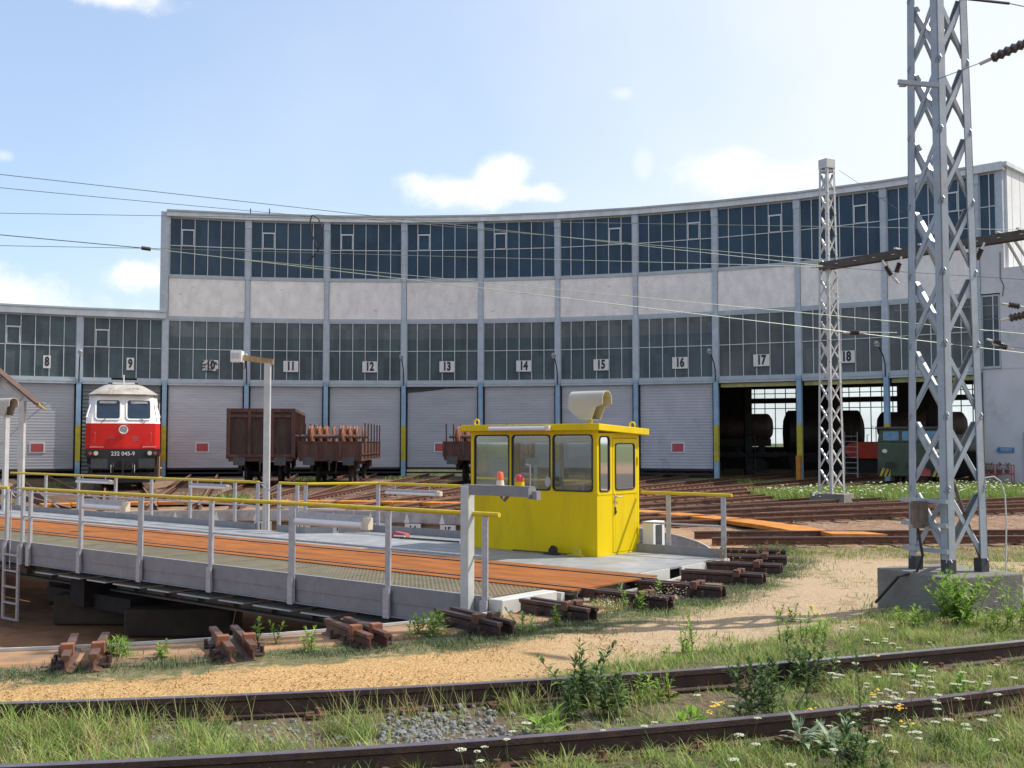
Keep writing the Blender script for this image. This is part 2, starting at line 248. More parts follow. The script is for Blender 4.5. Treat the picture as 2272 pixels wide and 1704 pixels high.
# ------------------------------------------------------------ mesh helper
class MB:
    def __init__(s): s.v = []; s.f = []; s.mi = []; s.cur = 0
    def _add(s, vs, fs):
        o = len(s.v); s.v += [tuple(x) for x in vs]; s.f += [tuple(i+o for i in f) for f in fs]; s.mi += [s.cur]*len(fs); return s
    def box(s, x0, x1, y0, y1, z0, z1):
        return s._add([(x0, y0, z0), (x1, y0, z0), (x1, y1, z0), (x0, y1, z0), (x0, y0, z1), (x1, y0, z1), (x1, y1, z1), (x0, y1, z1)],
                      [(0, 3, 2, 1), (4, 5, 6, 7), (0, 1, 5, 4), (1, 2, 6, 5), (2, 3, 7, 6), (3, 0, 4, 7)])
    def bar(s, p, q, wd, ht=None, up=(0, 0, 1)):
        p = Vector(p); q = Vector(q); ht = ht or wd; d = (q-p).normalized(); u = Vector(up)
        if abs(d.dot(u)) > .98: u = Vector((1, 0, 0))
        sdv = d.cross(u).normalized(); u = sdv.cross(d); a = sdv*wd/2; b_ = u*ht/2
        return s._add([p-a-b_, p+a-b_, p+a+b_, p-a+b_, q-a-b_, q+a-b_, q+a+b_, q-a+b_],
                      [(0, 1, 2, 3), (7, 6, 5, 4), (0, 4, 5, 1), (1, 5, 6, 2), (2, 6, 7, 3), (3, 7, 4, 0)])
    def tube(s, pts, r, n=8, cap=True):
        pts = [Vector(p) for p in pts]; rs = r if isinstance(r, (list, tuple)) else [r]*len(pts); vs = []; fs = []; u = None
        for i, p in enumerate(pts):
            d = (pts[min(i+1, len(pts)-1)]-pts[max(i-1, 0)]).normalized()
            if u is None: u = Vector((0, 0, 1)) if abs(d.z) < .9 else Vector((1, 0, 0))
            a = d.cross(u).normalized(); u = a.cross(d).normalized()
            for k in range(n):
                t_ = 2*math.pi*k/n; vs.append(p+(a*math.cos(t_)+u*math.sin(t_))*rs[i])
        for i in range(len(pts)-1):
            for k in range(n): fs.append((i*n+k, i*n+(k+1) % n, (i+1)*n+(k+1) % n, (i+1)*n+k))
        if cap: fs.append(tuple(range(n))[::-1]); fs.append(tuple((len(pts)-1)*n+k for k in range(n)))
        return s._add(vs, fs)
    def cyl(s, p, q, r, n=16): return s.tube([p, q], r, n)
    def prism(s, poly, z0, z1):
        n = len(poly); vs = [(x, y, z0) for x, y in poly]+[(x, y, z1) for x, y in poly]
        return s._add(vs, [tuple(range(n))[::-1], tuple(range(n, 2*n))]+[(i, (i+1) % n, n+(i+1) % n, n+i) for i in range(n)])
    def prism_y(s, poly, y0, y1):   # polygon in xz extruded in y
        n = len(poly); vs = [(x, y0, z) for x, z in poly]+[(x, y1, z) for x, z in poly]
        return s._add(vs, [tuple(range(n)), tuple(range(n, 2*n))[::-1]]+[(i, n+i, n+(i+1) % n, (i+1) % n) for i in range(n)])
    def lathe(s, prof, c=(0, 0, 0), n=16, a0=0, a1=2*math.pi):
        full = abs(a1-a0-2*math.pi) < 1e-6; m_ = n if full else n+1; vs = []; fs = []
        for k in range(m_):
            t_ = a0+(a1-a0)*k/n
            for r, z in prof: vs.append((c[0]+r*math.cos(t_), c[1]+r*math.sin(t_), c[2]+z))
        P = len(prof)
        for k in range(n):
            k2 = (k+1) % m_
            for j in range(P-1): fs.append((k*P+j, k2*P+j, k2*P+j+1, k*P+j+1))
        return s._add(vs, fs)
    def sweep(s, prof, path, closed=True):   # prof: (offset sideways, z); path: xyz list
        pts = [Vector(p) for p in path]; vs = []; fs = []; P = len(prof)
        for i, p in enumerate(pts):
            d = (pts[min(i+1, len(pts)-1)]-pts[max(i-1, 0)]); d.z = 0; d.normalize(); sdv = Vector((d.y, -d.x, 0))
            for o, z in prof: vs.append(p+sdv*o+Vector((0, 0, z)))
        for i in range(len(pts)-1):
            for k in range(P): fs.append((i*P+k, i*P+(k+1) % P, (i+1)*P+(k+1) % P, (i+1)*P+k))
        fs.append(tuple(range(P))[::-1]); fs.append(tuple((len(pts)-1)*P+k for k in range(P)))
        return s._add(vs, fs)
    def wall(s, x0, x1, z0, z1, y0, y1, holes):   # wall in xz with rectangular openings
        xs = sorted({x0, x1, *[h[0] for h in holes], *[h[1] for h in holes]}); zs = sorted({z0, z1, *[h[2] for h in holes], *[h[3] for h in holes]})
        for i in range(len(xs)-1):
            run = None
            for j in range(len(zs)-1):
                cx_, cz_ = (xs[i]+xs[i+1])/2, (zs[j]+zs[j+1])/2
                if any(h[0] < cx_ < h[1] and h[2] < cz_ < h[3] for h in holes):
                    if run is not None: s.box(xs[i], xs[i+1], y0, y1, run, zs[j]); run = None
                elif run is None: run = zs[j]
            if run is not None: s.box(xs[i], xs[i+1], y0, y1, run, z1)
        return s
    def rrect(s, x0, x1, z0, z1, rad, y0, y1, hole=None, f=None):
        def ring(x0, x1, z0, z1, rad):
            o = []
            for cx_, cz_, a in ((x1-rad, z1-rad, 0), (x0+rad, z1-rad, 90), (x0+rad, z0+rad, 180), (x1-rad, z0+rad, 270)):
                for k in range(5):
                    t_ = R_(a+22.5*k); o.append((cx_+rad*math.cos(t_), cz_+rad*math.sin(t_)))
            return o
        g = f or (lambda x, y, z: (x, y, z)); A = ring(x0, x1, z0, z1, rad); n = len(A)
        if hole is None:
            return s._add([g(x, y0, z) for x, z in A]+[g(x, y1, z) for x, z in A], [tuple(range(n)), tuple(range(n, 2*n))[::-1]]+[(i, n+i, n+(i+1) % n, (i+1) % n) for i in range(n)])
        B = ring(x0+hole, x1-hole, z0+hole, z1-hole, max(rad-hole, .01)); vs = []
        for y in (y0, y1): vs += [g(x, y, z) for x, z in A]+[g(x, y, z) for x, z in B]
        fs = []
        for i in range(n):
            j = (i+1) % n; fs += [(i, j, n+j, n+i), (2*n+i, 3*n+i, 3*n+j, 2*n+j), (i, 2*n+i, 2*n+j, j), (n+i, n+j, 3*n+j, 3*n+i)]
        return s._add(vs, fs)
    def mesh(s, name, mats, smooth=False):
        me = bpy.data.meshes.new(name); me.from_pydata(s.v, [], s.f)
        for m_ in (mats if isinstance(mats, (list, tuple)) else [mats]): me.materials.append(m_)
        if len(set(s.mi)) > 1: me.polygons.foreach_set('material_index', s.mi)
        if smooth: me.polygons.foreach_set('use_smooth', [True]*len(s.f))
        me.update(); return me
def link(o): COL.objects.link(o); return o
def tag(o, label=None, cat=None, group=None, kind=None):
    if label: o['label'] = label
    if cat: o['category'] = cat
    if group: o['group'] = group
    if kind: o['kind'] = kind
    return o
def thing(name, label, cat, loc=(0, 0, 0), rz=0.0, group=None):
    o = link(bpy.data.objects.new(name, None)); o.location = loc; o.rotation_euler = (0, 0, rz); o.empty_display_size = .2
    return tag(o, label, cat, group)
def part(name, mb, m, parent=None, loc=None, rz=None, smooth=False, bevel=0, label=None):
    me = mb.mesh(name, m, smooth) if isinstance(mb, MB) else mb
    o = link(bpy.data.objects.new(name, me))
    if parent is not None: o.parent = parent
    if loc is not None: o.location = loc
    if rz is not None: o.rotation_euler = (0, 0, rz)
    if smooth and isinstance(mb, MB):
        md = o.modifiers.new('es', 'EDGE_SPLIT'); md.split_angle = R_(40)
    if bevel: md = o.modifiers.new('bevel', 'BEVEL'); md.width = bevel; md.segments = 2; md.limit_method = 'ANGLE'
    if label: o['label'] = label
    return o
def solo(name, mb, m, label, cat, loc=(0, 0, 0), rz=0, group=None, **k):
    return tag(part(name, mb, m, None, loc, rz, **k), label, cat, group)
def copy_tree(o, parent=None):
    c = o.copy(); COL.objects.link(c); c.parent = parent
    for ch in [x for x in KIDS(o)]: copy_tree(ch, c)
    return c
def KIDS(o): return [x for x in COL.objects if x.parent == o]
def text_mesh(txt, size, m, depth=.004, squeeze=1.0, bold=.0):
    cu = bpy.data.curves.new('txt', 'FONT'); cu.body = txt; cu.size = size; cu.extrude = depth; cu.align_x = 'CENTER'; cu.align_y = 'CENTER'; cu.offset = bold; cu.resolution_u = 3
    o = bpy.data.objects.new('txt', cu); COL.objects.link(o); dg = bpy.context.evaluated_depsgraph_get(); me = bpy.data.meshes.new_from_object(o.evaluated_get(dg))
    bpy.data.objects.remove(o); me.materials.clear(); me.materials.append(m)
    for v in me.vertices:  # stand upright facing -y
        x, y, z = v.co; v.co = (x*squeeze, -z, y)
    return me
# ------------------------------------------------------------ site geometry
CX, CY = -7.4, 21.9
RP = 11.2                       # pit radius (coping edge)
def pol(r, deg, z=0.0): return Vector((CX+r*math.cos(R_(deg)), CY+r*math.sin(R_(deg)), z))
DELTA = 6.0557; PH = 113.135; RB = 44.4
PHI = -39.5
_c, _s = math.cos(R_(PHI)), math.sin(R_(PHI))
def br(x, y, z=0.0): return Vector((CX+x*_c-y*_s, CY+x*_s+y*_c, z))
def sstep(a, b_, x):
    t_ = min(1, max(0, (x-a)/(b_-a))); return t_*t_*(3-2*t_)
def gz(x, y):
    r = math.hypot(x-CX, y-CY)
    return -.17+.10*sstep(14.0, 15.2, r)*sstep(17, 12, y)
# ============================================================ ground
def ground_mesh():
    rs = [11.7+.14*i for i in range(65)]; r = rs[-1]
    while r < 1200: r *= 1.055; rs.append(r)
    na = 900; vs = np.zeros((len(rs)*na, 3)); k = 0
    for r in rs:
        for j in range(na):
            a = 2*math.pi*j/na; x = CX+r*math.cos(a); y = CY+r*math.sin(a)
            z = gz(x, y)
            if r < 40: z += .035*(noise.noise(Vector((x*1.1, y*1.1, 0))))*sstep(11.7, 12.4, r)+.012*noise.noise(Vector((x*6, y*6, 3)))
            vs[k] = (x, y, z); k += 1
    i = np.arange(len(rs)-1)[:, None]; j = np.arange(na)[None, :]; j2 = (j+1) % na
    f = np.stack([i*na+j, (i+1)*na+j, (i+1)*na+j2, i*na+j2], -1).reshape(-1, 4)
    me = bpy.data.meshes.new('ground'); me.vertices.add(len(vs)); me.vertices.foreach_set('co', vs.ravel())
    me.loops.add(f.size); me.loops.foreach_set('vertex_index', f.ravel().astype(np.int32)); me.polygons.add(len(f))
    me.polygons.foreach_set('loop_start', np.arange(0, f.size, 4, dtype=np.int32)); me.polygons.foreach_set('loop_total', np.full(len(f), 4, np.int32))
    me.polygons.foreach_set('use_smooth', [True]*len(f)); me.update(calc_edges=True); me.validate(); return me
gm = bpy.data.materials.new('yard_ground'); gm.use_nodes = True; t = gm.node_tree; N = t.nodes; L = t.links; b = N['Principled BSDF']; b.inputs['Roughness'].default_value = .95; b.inputs['Specular IOR Level'].default_value = .15
geo = N.new('ShaderNodeNewGeometry'); sp = N.new('ShaderNodeSeparateXYZ'); L.new(geo.outputs['Position'], sp.inputs[0])
def nm_(op, a, b_=None, c=None):
    n = N.new('ShaderNodeMath'); n.operation = op
    for i, x in enumerate((a, b_, c)):
        if x is None: continue
        if isinstance(x, (int, float)): n.inputs[i].default_value = x
        else: L.new(x, n.inputs[i])
    return n.outputs[0]
def nn_(scale, detail=6, rough=.6):
    n = N.new('ShaderNodeTexNoise'); n.inputs['Scale'].default_value = scale; n.inputs['Detail'].default_value = detail; n.inputs['Roughness'].default_value = rough; L.new(geo.outputs['Position'], n.inputs['Vector']); return n.outputs[0]
def sm_(x, lo, hi):
    n = N.new('ShaderNodeMapRange'); n.interpolation_type = 'SMOOTHSTEP'; L.new(x, n.inputs[0]); n.inputs[1].default_value = lo; n.inputs[2].default_value = hi; return n.outputs[0]
def mixc(f, a, b_):
    n = N.new('ShaderNodeMix'); n.data_type = 'RGBA'
    if isinstance(f, (int, float)): n.inputs[0].default_value = f
    else: L.new(f, n.inputs[0])
    for s_, x in ((6, a), (7, b_)):
        if isinstance(x, tuple): n.inputs[s_].default_value = (*x, 1)
        else: L.new(x, n.inputs[s_])
    return n.outputs[2]
dx = nm_('SUBTRACT', sp.outputs[0], CX); dy = nm_('SUBTRACT', sp.outputs[1], CY)
rad = nm_('SQRT', nm_('ADD', nm_('MULTIPLY', dx, dx), nm_('MULTIPLY', dy, dy)))
n1 = nn_(.9); n2 = nn_(3.5); n3 = nn_(14, 8, .75); n4 = nn_(.25, 4)
rj = nm_('ADD', rad, nm_('MULTIPLY', nm_('SUBTRACT', n2, .5), .9))
def speck(scale, a, b_, lo=.25, hi=.75):
    v = N.new('ShaderNodeTexVoronoi'); v.inputs['Scale'].default_value = scale; L.new(geo.outputs['Position'], v.inputs[0])
    s_ = N.new('ShaderNodeSeparateColor'); L.new(v.outputs['Color'], s_.inputs[0]); return mixc(sm_(s_.outputs[0], lo, hi), a, b_)
ballast = speck(22, (.20, .12, .075), (.33, .235, .165))
ballast = mixc(sm_(n2, .45, .7), ballast, (.19, .095, .05))
soil = mixc(sm_(n3, .35, .7), (.085, .062, .042), (.19, .14, .095))
soil = mixc(sm_(n2, .5, .68), soil, (.10, .115, .045))
yel = speck(85, (.29, .165, .065), (.545, .36, .165), .1, .85)
sand = speck(80, (.32, .22, .135), (.48, .37, .245), .1, .9)
turf = mixc(sm_(n3, .3, .7), (.085, .10, .045), (.20, .17, .09))
turf = mixc(sm_(n2, .52, .66), turf, (.30, .22, .13))
near = sm_(nm_('MULTIPLY', sp.outputs[1], -1.0), -21.5, -18.5)       # 1 on the viewer's side of the pit
path_col = mixc(sm_(sp.outputs[0], -1.0, 2.2), yel, sand)
path_m = nm_('MULTIPLY', sm_(rj, 12.75, 13.0), nm_('SUBTRACT', 1.0, sm_(rj, 14.15, 14.75)))
nearcol = mixc(sm_(rj, 14.4, 15.0), turf, soil)
# sandy worn ground right of the path
wide = nm_('MULTIPLY', sm_(sp.outputs[0], 1.5, 3.5), nm_('MULTIPLY', sm_(sp.outputs[1], 11.0, 12.0), nm_('SUBTRACT', 1.0, sm_(sp.outputs[1], 18.5, 20.5))))
wide = nm_('MULTIPLY', wide, sm_(n1, .38, .5))
nearcol = mixc(wide, nearcol, sand); nearcol = mixc(path_m, nearcol, path_col)
gap = nm_('MULTIPLY', path_m, nm_('MULTIPLY', sm_(n2, .56, .64), sm_(sp.outputs[0], .5, 2.5))); nearcol = mixc(gap, nearcol, turf)
far2 = mixc(nm_('MULTIPLY', sm_(rad, 36, 40), nm_('SUBTRACT', 1.0, sm_(rad, 60, 62))), ballast, (.085, .075, .065))
farturf = nm_('MULTIPLY', sm_(sp.outputs[0], 8.5, 10.5), nm_('MULTIPLY', sm_(nm_('SUBTRACT', nm_('SUBTRACT', sp.outputs[1], nm_('MULTIPLY', sp.outputs[0], .52)), 29.2), 0, 1.2), 1.0))
far2 = mixc(farturf, far2, turf)
far3 = mixc(sm_(rad, 75, 110), far2, (.10, .12, .05))
fin = mixc(near, far3, nearcol)
L.new(fin, b.inputs['Base Color'])
vb = N.new('ShaderNodeTexVoronoi'); vb.inputs['Scale'].default_value = 42; L.new(geo.outputs['Position'], vb.inputs[0])
bp = N.new('ShaderNodeBump'); bp.inputs['Strength'].default_value = .55; bp.inputs['Distance'].default_value = .015; L.new(nm_('ADD', vb.outputs['Distance'], nm_('MULTIPLY', n3, 1.2)), bp.inputs['Height']); L.new(bp.outputs[0], b.inputs['Normal'])
g = ground_mesh(); g.materials.append(gm); tag(link(bpy.data.objects.new('ground', g)), kind='structure')
# pit
mb = MB().lathe([(0.01, -1.62), (5, -1.60), (9.2, -1.58), (10.9, -1.58), (11.45, -1.58)], (CX, CY, 0), 160)
o = part('pit_floor', mb, M['pit_floor']); tag(o, kind='structure')
mb = MB().lathe([(11.36, -1.62), (11.36, -.50)], (CX, CY, 0), 200)
pw = part('pit_wall', mb, M['pit_concrete'], smooth=True); tag(pw, kind='structure')
mb = MB().lathe([(11.37, -.5), (RP+.04, -.5), (RP, -.46), (RP, -.17)], (CX, CY, 0), 240)
o = part('pit_coping', mb, M['coping'], smooth=True); tag(o, kind='structure')
mb = MB().lathe([(RP, -.17), (12.0, -.152), (12.08, -.24)], (CX, CY, 0), 240); o = part('pit_rim', mb, M['rim_top'], smooth=True); tag(o, kind='structure')
mb = MB().sweep([(-.05, 0), (.05, 0), (.05, -.02), (.02, -.03), (.02, -.12), (.06, -.14), (-.06, -.14), (-.02, -.12), (-.02, -.03), (-.05, -.02)], [pol(9.6, 2.0*k, -1.44) for k in range(181)])
solo('pit_rail', mb, M['rail_rust'], 'rusty circular rail on the pit floor under the turntable', 'rail')
mb = MB().sweep([(-.014, 0), (.014, 0), (.014, -.03), (-.014, -.03)], [pol(11.22, 1.5*k, -.135) for k in range(241)])
o = part('pit_edge_strip', mb, M['light_grey']); tag(o, kind='structure')
# pit wall number plates
for n_ in range(7, 19):
    a = 78.3-(n_-12)*DELTA; p = pol(RP+.02-.05, a, -.66)
    t_ = thing('pit_number_plate', f'small white plate numbered {n_} on the far pit wall', 'number plate', p, R_(a-90), 'numbered plates round the pit wall')
    part('plate', MB().box(-.26, .26, -.02, .02, -.17, .17), M['white'], t_)
    part('number_text', text_mesh(str(n_), .30, M['number_black'], .004, .85, .006), None, t_, (0, -.026, 0))
    q = pol(RP-.012, a+1.1, -.33)
    tri = MB().prism_y([(-.09, -.14), (.09, -.14), (0, .14)], -.01, .01)
    solo('marker_triangle', tri, M['white'], f'white painted triangle on the pit coping beside number {n_}', 'marker', q, R_(a+1.1-90), 'white triangle markers on the coping')
# ============================================================ rails and tracks
RPROF = [(-.036, 0), (.036, 0), (.036, -.035), (.009, -.05), (.009, -.125), (.062, -.142), (.062, -.152), (-.062, -.152), (-.062, -.142), (-.009, -.125), (-.009, -.05), (-.036, -.035)]
def rail_mb(path): return MB().sweep(RPROF, path)
def rail_part(name, path, body, head, parent):
    mb = rail_mb(path); mb.cur = 1
    mb.sweep([(-.033, .0015), (.033, .0015), (.033, -.004), (-.033, -.004)], path)
    return part(name, mb, [body, head], parent)
slp = MB().box(-1.25, 1.25, -.12, .12, -.13, 0).mesh('sleeper', M['sleeper_dirty'])
fas = MB()
for dd in (-.1, .1): fas.box(dd-.035, dd+.035, -.05, .05, .011, .05)
fas.box(-.17, .17, -.09, .09, 0, .012)
fasm = fas.mesh('fasteners', M['fastener'])
def radial_track(ang, r0, r1, label, r_s=14.4, head=None, bend=0.0):
    tr = thing('railway_track', label, 'railway track', pol(0, 0), R_(ang-90), 'tracks fanning out from the turntable')
    def pth(o, ra, rb):
        n_ = max(2, int((rb-ra)/1.5)) if bend else 2
        return [Vector((o+bend*(max(0, r-14))**2, r, 0)) for r in [ra+(rb-ra)*i/(n_-1) for i in range(n_)]]
    for s_ in (-1, 1): rail_part('rail', pth(s_*.7525, r0, r1), M['rail_rust'], head or M['rail_brown'], tr)
    r = r_s
    while r < min(r1, 42):
        part('sleeper', slp, None, tr, (bend*(r-14)**2, r, -.148), rng.uniform(-.01, .01)); [part('rail_chair', fasm, None, tr, (bend*(r-14)**2+s_*.7525, r, -.147)) for s_ in (-1, 1)]; r += .66
    return tr
S12 = PH-DELTA*3.5
def stall_angle(n_): return S12-(n_-12)*DELTA
for n_ in range(5, 20):
    if n_ in (17, 18, 19): r1 = 56
    else: r1 = 44.2
    radial_track(stall_angle(n_), 11.32, r1, f'rusty radial track leading from the turntable to door {n_}' if n_ != 19 else 'rusty radial track leading to the green shunter')
for k, (a, r1, hd, bd) in enumerate(((43.0, 60, None, -.004), (36.8, 60, M['rail_shine'], 0.0), (31.2, 60, None, .0), (25.6, 55, None, .0), (3.8, 50, M['rail_shine'], 0))):
    radial_track(a, 11.35, r1, ['track curving from the pit towards the far right of the yard', 'bright railed yard track just before the small mast', 'second yard track in front of the small mast',
        'third yard track nearer than the small mast', 'lone track running right behind the large lattice mast'][k], 12.4 if k == 4 else 14.4, hd, bd)
# short stub rails standing round the near rim
rim_pairs = [(-80.5, .24), (-73.6, .27), (-67.1, .25), (-60.9, .22), (-54.3, .2), (-48.0, .16), (-41.75, .15), (-35.9, .16), (-28.5, .2), (-22.3, .2), (-16.6, .24), (-11.2, .26)]
names = ['furthest left, beyond the picture edge', 'leftmost, with upright clamps and pinkish rust', 'left of the weedy clump under the bridge', 'beneath the lone weeds left of the portal post', 'beside the portal post foot',
         'in front of the pale steel bridge end', 'meeting the near bridge rail, pale flowers beside', 'meeting the far bridge rail', 'first right of the bridge end', 'second right of the bridge end', 'third right of the bridge end', 'fourth right of the bridge end, under reddish sorrel']
for (a, gp), nm in zip(rim_pairs, names):
    st = thing('rail_stub', 'rusty stub rails on the pit rim, '+nm, 'rail stub', pol(11.45, a, 0), R_(a-90), 'stub rails round the pit rim')
    body, hd = (M['rail_rust'], M['rail_brown']) if a < -60 else (M['rail_dark'], M['rail_dark'])
    ln = 1.05+rng.uniform(-.08, .1); up = .05 if a < -60 else .0
    for s_ in (-1, 1):
        sk = rng.uniform(-.02, .02)
        mb = MB().sweep([(x*1.05, z*1.1) for x, z in RPROF], [(s_*gp/2+sk, -.12, .0), (s_*gp/2*.85, ln, 0)]); part('rail', mb, body, st, bevel=.006)
        part('clamp', MB().box(s_*gp/2-.06, s_*gp/2+.06, ln*.66-.05, ln*.66+.05, -.06, .045), M['rail_rust'] if a > -60 else M['wheel_rust'], st, bevel=.008)
        for yb in (.25, .62, .8):
            mbb = MB(); mbb.cyl((s_*(gp/2+.01), yb*ln, -.14), (s_*(gp/2+.1), yb*ln, -.14), .028, 8); mbb.cyl((s_*(gp/2+.1), yb*ln, -.17), (s_*(gp/2+.1), yb*ln, -.06), .02, 6)
            part('bolt', mbb, M['rail_dark'], st)
    part('sleeper', MB().box(-.55, .55, ln*.55, ln*.8, -.3, -.165), M['rail_dark'] if a > -60 else M['sleeper_dirty'], st)
# foreground track
def fitc(pts): 
    P = np.array([tuple(onz(u, v, .10))[:2] for u, v in pts]); return np.polyfit(P[:, 0], P[:, 1], 2)
cA = fitc([(0, 1560), (280, 1551), (560, 1540), (760, 1531), (1160, 1510), (1560, 1484), (1916, 1455), (2272, 1422)])
cB = fitc([(0, 1699), (280, 1688), (560, 1675), (760, 1661), (1160, 1634), (1560, 1602), (1916, 1565), (2272, 1523)])
def fgx(c, x0, x1, n_): return [Vector((x, float(np.polyval(c, x)), .10)) for x in np.linspace(x0, x1, n_)]
ft = thing('railway_track', 'overgrown foreground track of two dark rails crossing the whole bottom of the picture', 'railway track')
for c in (cA, cB): rail_part('rail', fgx(c, -9, 13, 60), M['rail_dark'], M['rail_head'], ft)
part('rail_head', MB().sweep([(-.033, .004), (.033, .004), (.033, .001), (-.033, .001)], fgx(cA, 1.6, 13, 30)), M['rail_shine'], ft)  # brighter strip laid on the right part of the far rail as its sun glint
cm = (cA+cB)/2; slw = MB().box(-1.2, 1.2, -.13, .13, -.14, 0).mesh('wooden_sleeper', M['wood_sleeper']); x = -6.0
FG_SLEEP = []
while x < 11:
    y = float(np.polyval(cm, x)); tn = math.atan(2*cm[0]*x+cm[1]); o = part('sleeper', slw, None, ft, (x, y, -.066), tn+math.pi/2+rng.uniform(-.03, .03))
    FG_SLEEP.append((x, y, tn)); x += .66*math.cos(tn)
for c in (cA, cB):
    for (x, y, tn) in FG_SLEEP[::1]:
        yy = float(np.polyval(c, x)); mbc = MB().box(-.17, .17, -.08, .08, -.002, .02); mbc.cyl((-.11, 0, .0), (-.11, 0, .06), .022, 8); mbc.cyl((.11, 0, 0), (.11, 0, .06), .022, 8)
        part('chair', mbc, M['fastener'], ft, (x, yy, -.052), tn+math.pi/2)
# orange ring walkway between the rails
mb = MB()
for k in range(0, 32):
    a0 = 7.2+k*3.55; a1 = a0+3.4
    mb.prism([tuple(pol(13.55, a0))[:2], tuple(pol(14.35, a0))[:2], tuple(pol(14.35, a1))[:2], tuple(pol(13.55, a1))[:2]], -.10, -.012-.002*(k % 2))
mb.prism([tuple(pol(14.1, 4.2))[:2], tuple(pol(15.2, 3.4))[:2], tuple(pol(15.0, 6.2))[:2], tuple(pol(14.1, 7.0))[:2]], -.10, -.014)
part('walkway', mb, M['orange_wood']); bpy.data.objects['walkway']['kind'] = 'structure'
# ============================================================ roundhouse
HW = RB*math.sin(R_(DELTA/2)); AP = RB*math.cos(R_(DELTA/2))
def bay_frame(i):
    a = PH-DELTA*(i+.5); p = pol(AP, a); return p, R_(a-90)
def post_frame(i):
    a = PH-DELTA*i; return pol(RB, a), R_(a-90)
rh = thing('roundhouse', 'long curved two storey roundhouse with glazed bays, grey roller doors and a whitewashed brick band', 'roundhouse', (CX, CY, 0))
def rp(name, me, frame, m=None, **k):
    o = part(name, me, m, rh, frame[0]-Vector((CX, CY, 0)), frame[1], **k); return o
MX = [-HW+.19+(2*HW-.38)*f_ for f_ in (.145, .325, .5, .675, .85)]
def window_meshes(z0, z1, zm, x0=-HW+.19, x1=HW-.19, mx=MX, vent=None, gm_='glass_low', skip=None):
    fr = MB()
    fr.box(x0-.04, x1+.04, -.02, .08, z1-.02, z1+.07)
    if skip: fr.box(x0-.04, skip[0], -.02, .08, z0-.1, z0+.02); fr.box(skip[1], x1+.04, -.02, .08, z0-.1, z0+.02)
    else: fr.box(x0-.04, x1+.04, -.04, .08, z0-.1, z0+.02)
    fr.box(x0-.05, x0+.02, -.02, .08, z0+.02, z1-.02); fr.box(x1-.02, x1+.05, -.02, .08, z0+.02, z1-.02)
    fr2 = MB()
    for x in mx: fr2.box(x-.019, x+.019, -.03, .05, z0+.02, z1-.02)
    fr2.box(x0+.02, x1-.02, -.022, .045, zm-.02, zm+.02)
    v = None
    if vent is not None:
        ed = [x0]+mx+[x1]; a, b_ = ed[vent], ed[vent+1]; v = MB(); zt = zm+(z1-zm)*.58
        v.box(a, b_, -.045, -.024, zt-.03, zt+.05); v.box(a+.04, a+.085, -.045, -.024, zm+.03, zt-.03); v.box(b_-.085, b_-.04, -.045, -.024, zm+.03, zt-.03); v.box(a+.04, b_-.04, -.045, -.024, zm+.02, zm+.05)
    gl = MB()
    if gm_ == 'glass_low' and vent is None: gl.box(x0, x1, .03, .045, z0, z1-.95); gl.cur = 1; gl.box(x0, x1, .03, .045, z1-.95, z1)  # paler top strip: reflection and ceiling beam behind painted into the glass colour
    else: gl.box(x0, x1, .03, .045, z0, z1)
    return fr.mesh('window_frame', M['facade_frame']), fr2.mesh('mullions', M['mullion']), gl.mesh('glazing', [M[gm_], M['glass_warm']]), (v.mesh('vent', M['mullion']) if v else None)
def add_window(name, ms, frame, extra=None):
    f_ = rp(name, ms[0], frame)
    part('mullions', ms[1], None, f_); part('glazing', ms[2] if extra is None else extra, None, f_)
    if ms[3]: part('vent', ms[3], None, f_)
    return f_
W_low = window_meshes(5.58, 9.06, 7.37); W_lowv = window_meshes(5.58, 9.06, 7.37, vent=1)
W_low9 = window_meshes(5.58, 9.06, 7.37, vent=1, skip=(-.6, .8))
W_upL = window_meshes(11.78, 15.15, 13.52, vent=1, gm_='glass_up'); W_upR = window_meshes(11.78, 15.15, 13.52, vent=4, gm_='glass_up')
G_warm = MB().box(-HW+.19, HW-.19, .03, .045, 5.58, 9.06).mesh('glazing', M['glass_warm'])
lint = MB(); lint.box(-HW+.17, HW-.17, -.06, .1, 5.36, 5.48); lint.box(-HW+.17, HW-.17, -.03, .1, 5.27, 5.36); lint.box(-HW+.17, HW-.17, -.09, .1, 5.22, 5.27)
lint_m = lint.mesh('lintel', M['facade_frame'])
door_m = {k: MB().box(-HW+.22, HW-.22, .12, .17, .33, 5.22).mesh('roller_door', M[k]) for k in ('door_grey', 'door_sheet', 'door_soot')}
dbase = MB(); dbase.box(-HW+.2, HW-.2, .0, .095, .09, .235); dbase.box(-HW+.2, HW-.2, -.06, .09, -.19, -.0)
dbase_m = dbase.mesh('door_base_bar', M['base_yellow'])
dblk = MB(); dblk.box(-HW+.2, HW-.2, .13, .16, .0, .10); dblk.box(-HW+.2, HW-.2, .10, .16, .24, .36)
for s_ in (-1, 1): dblk.box(s_*(HW-.19)-.035, s_*(HW-.19)+.035, .04, .16, .36, 5.22)
dblk_m = dblk.mesh('door_seal', M['black'])
brick_m = MB().box(-HW+.15, HW-.15, .0, .12, 9.32, 11.60).mesh('brick_panel', M['brick'])
bt_m = MB().box(-HW+.13, HW-.13, -.05, .1, 11.60, 11.68).mesh('sill', M['facade_frame']); bt2_m = MB().box(-HW+.13, HW-.13, -.03, .1, 9.13, 9.32).mesh('cross_beam', M['facade_frame'])
fas_t = MB(); fas_t.box(-HW-.012, HW+.012, -.26, .15, 15.22, 15.52); fas_t.cur = 1; fas_t.box(-HW-.02, HW+.02, -.34, .3, 15.52, 15.62); fas_t_m = fas_t.mesh('fascia', [M['fascia'], M['facade_frame']])
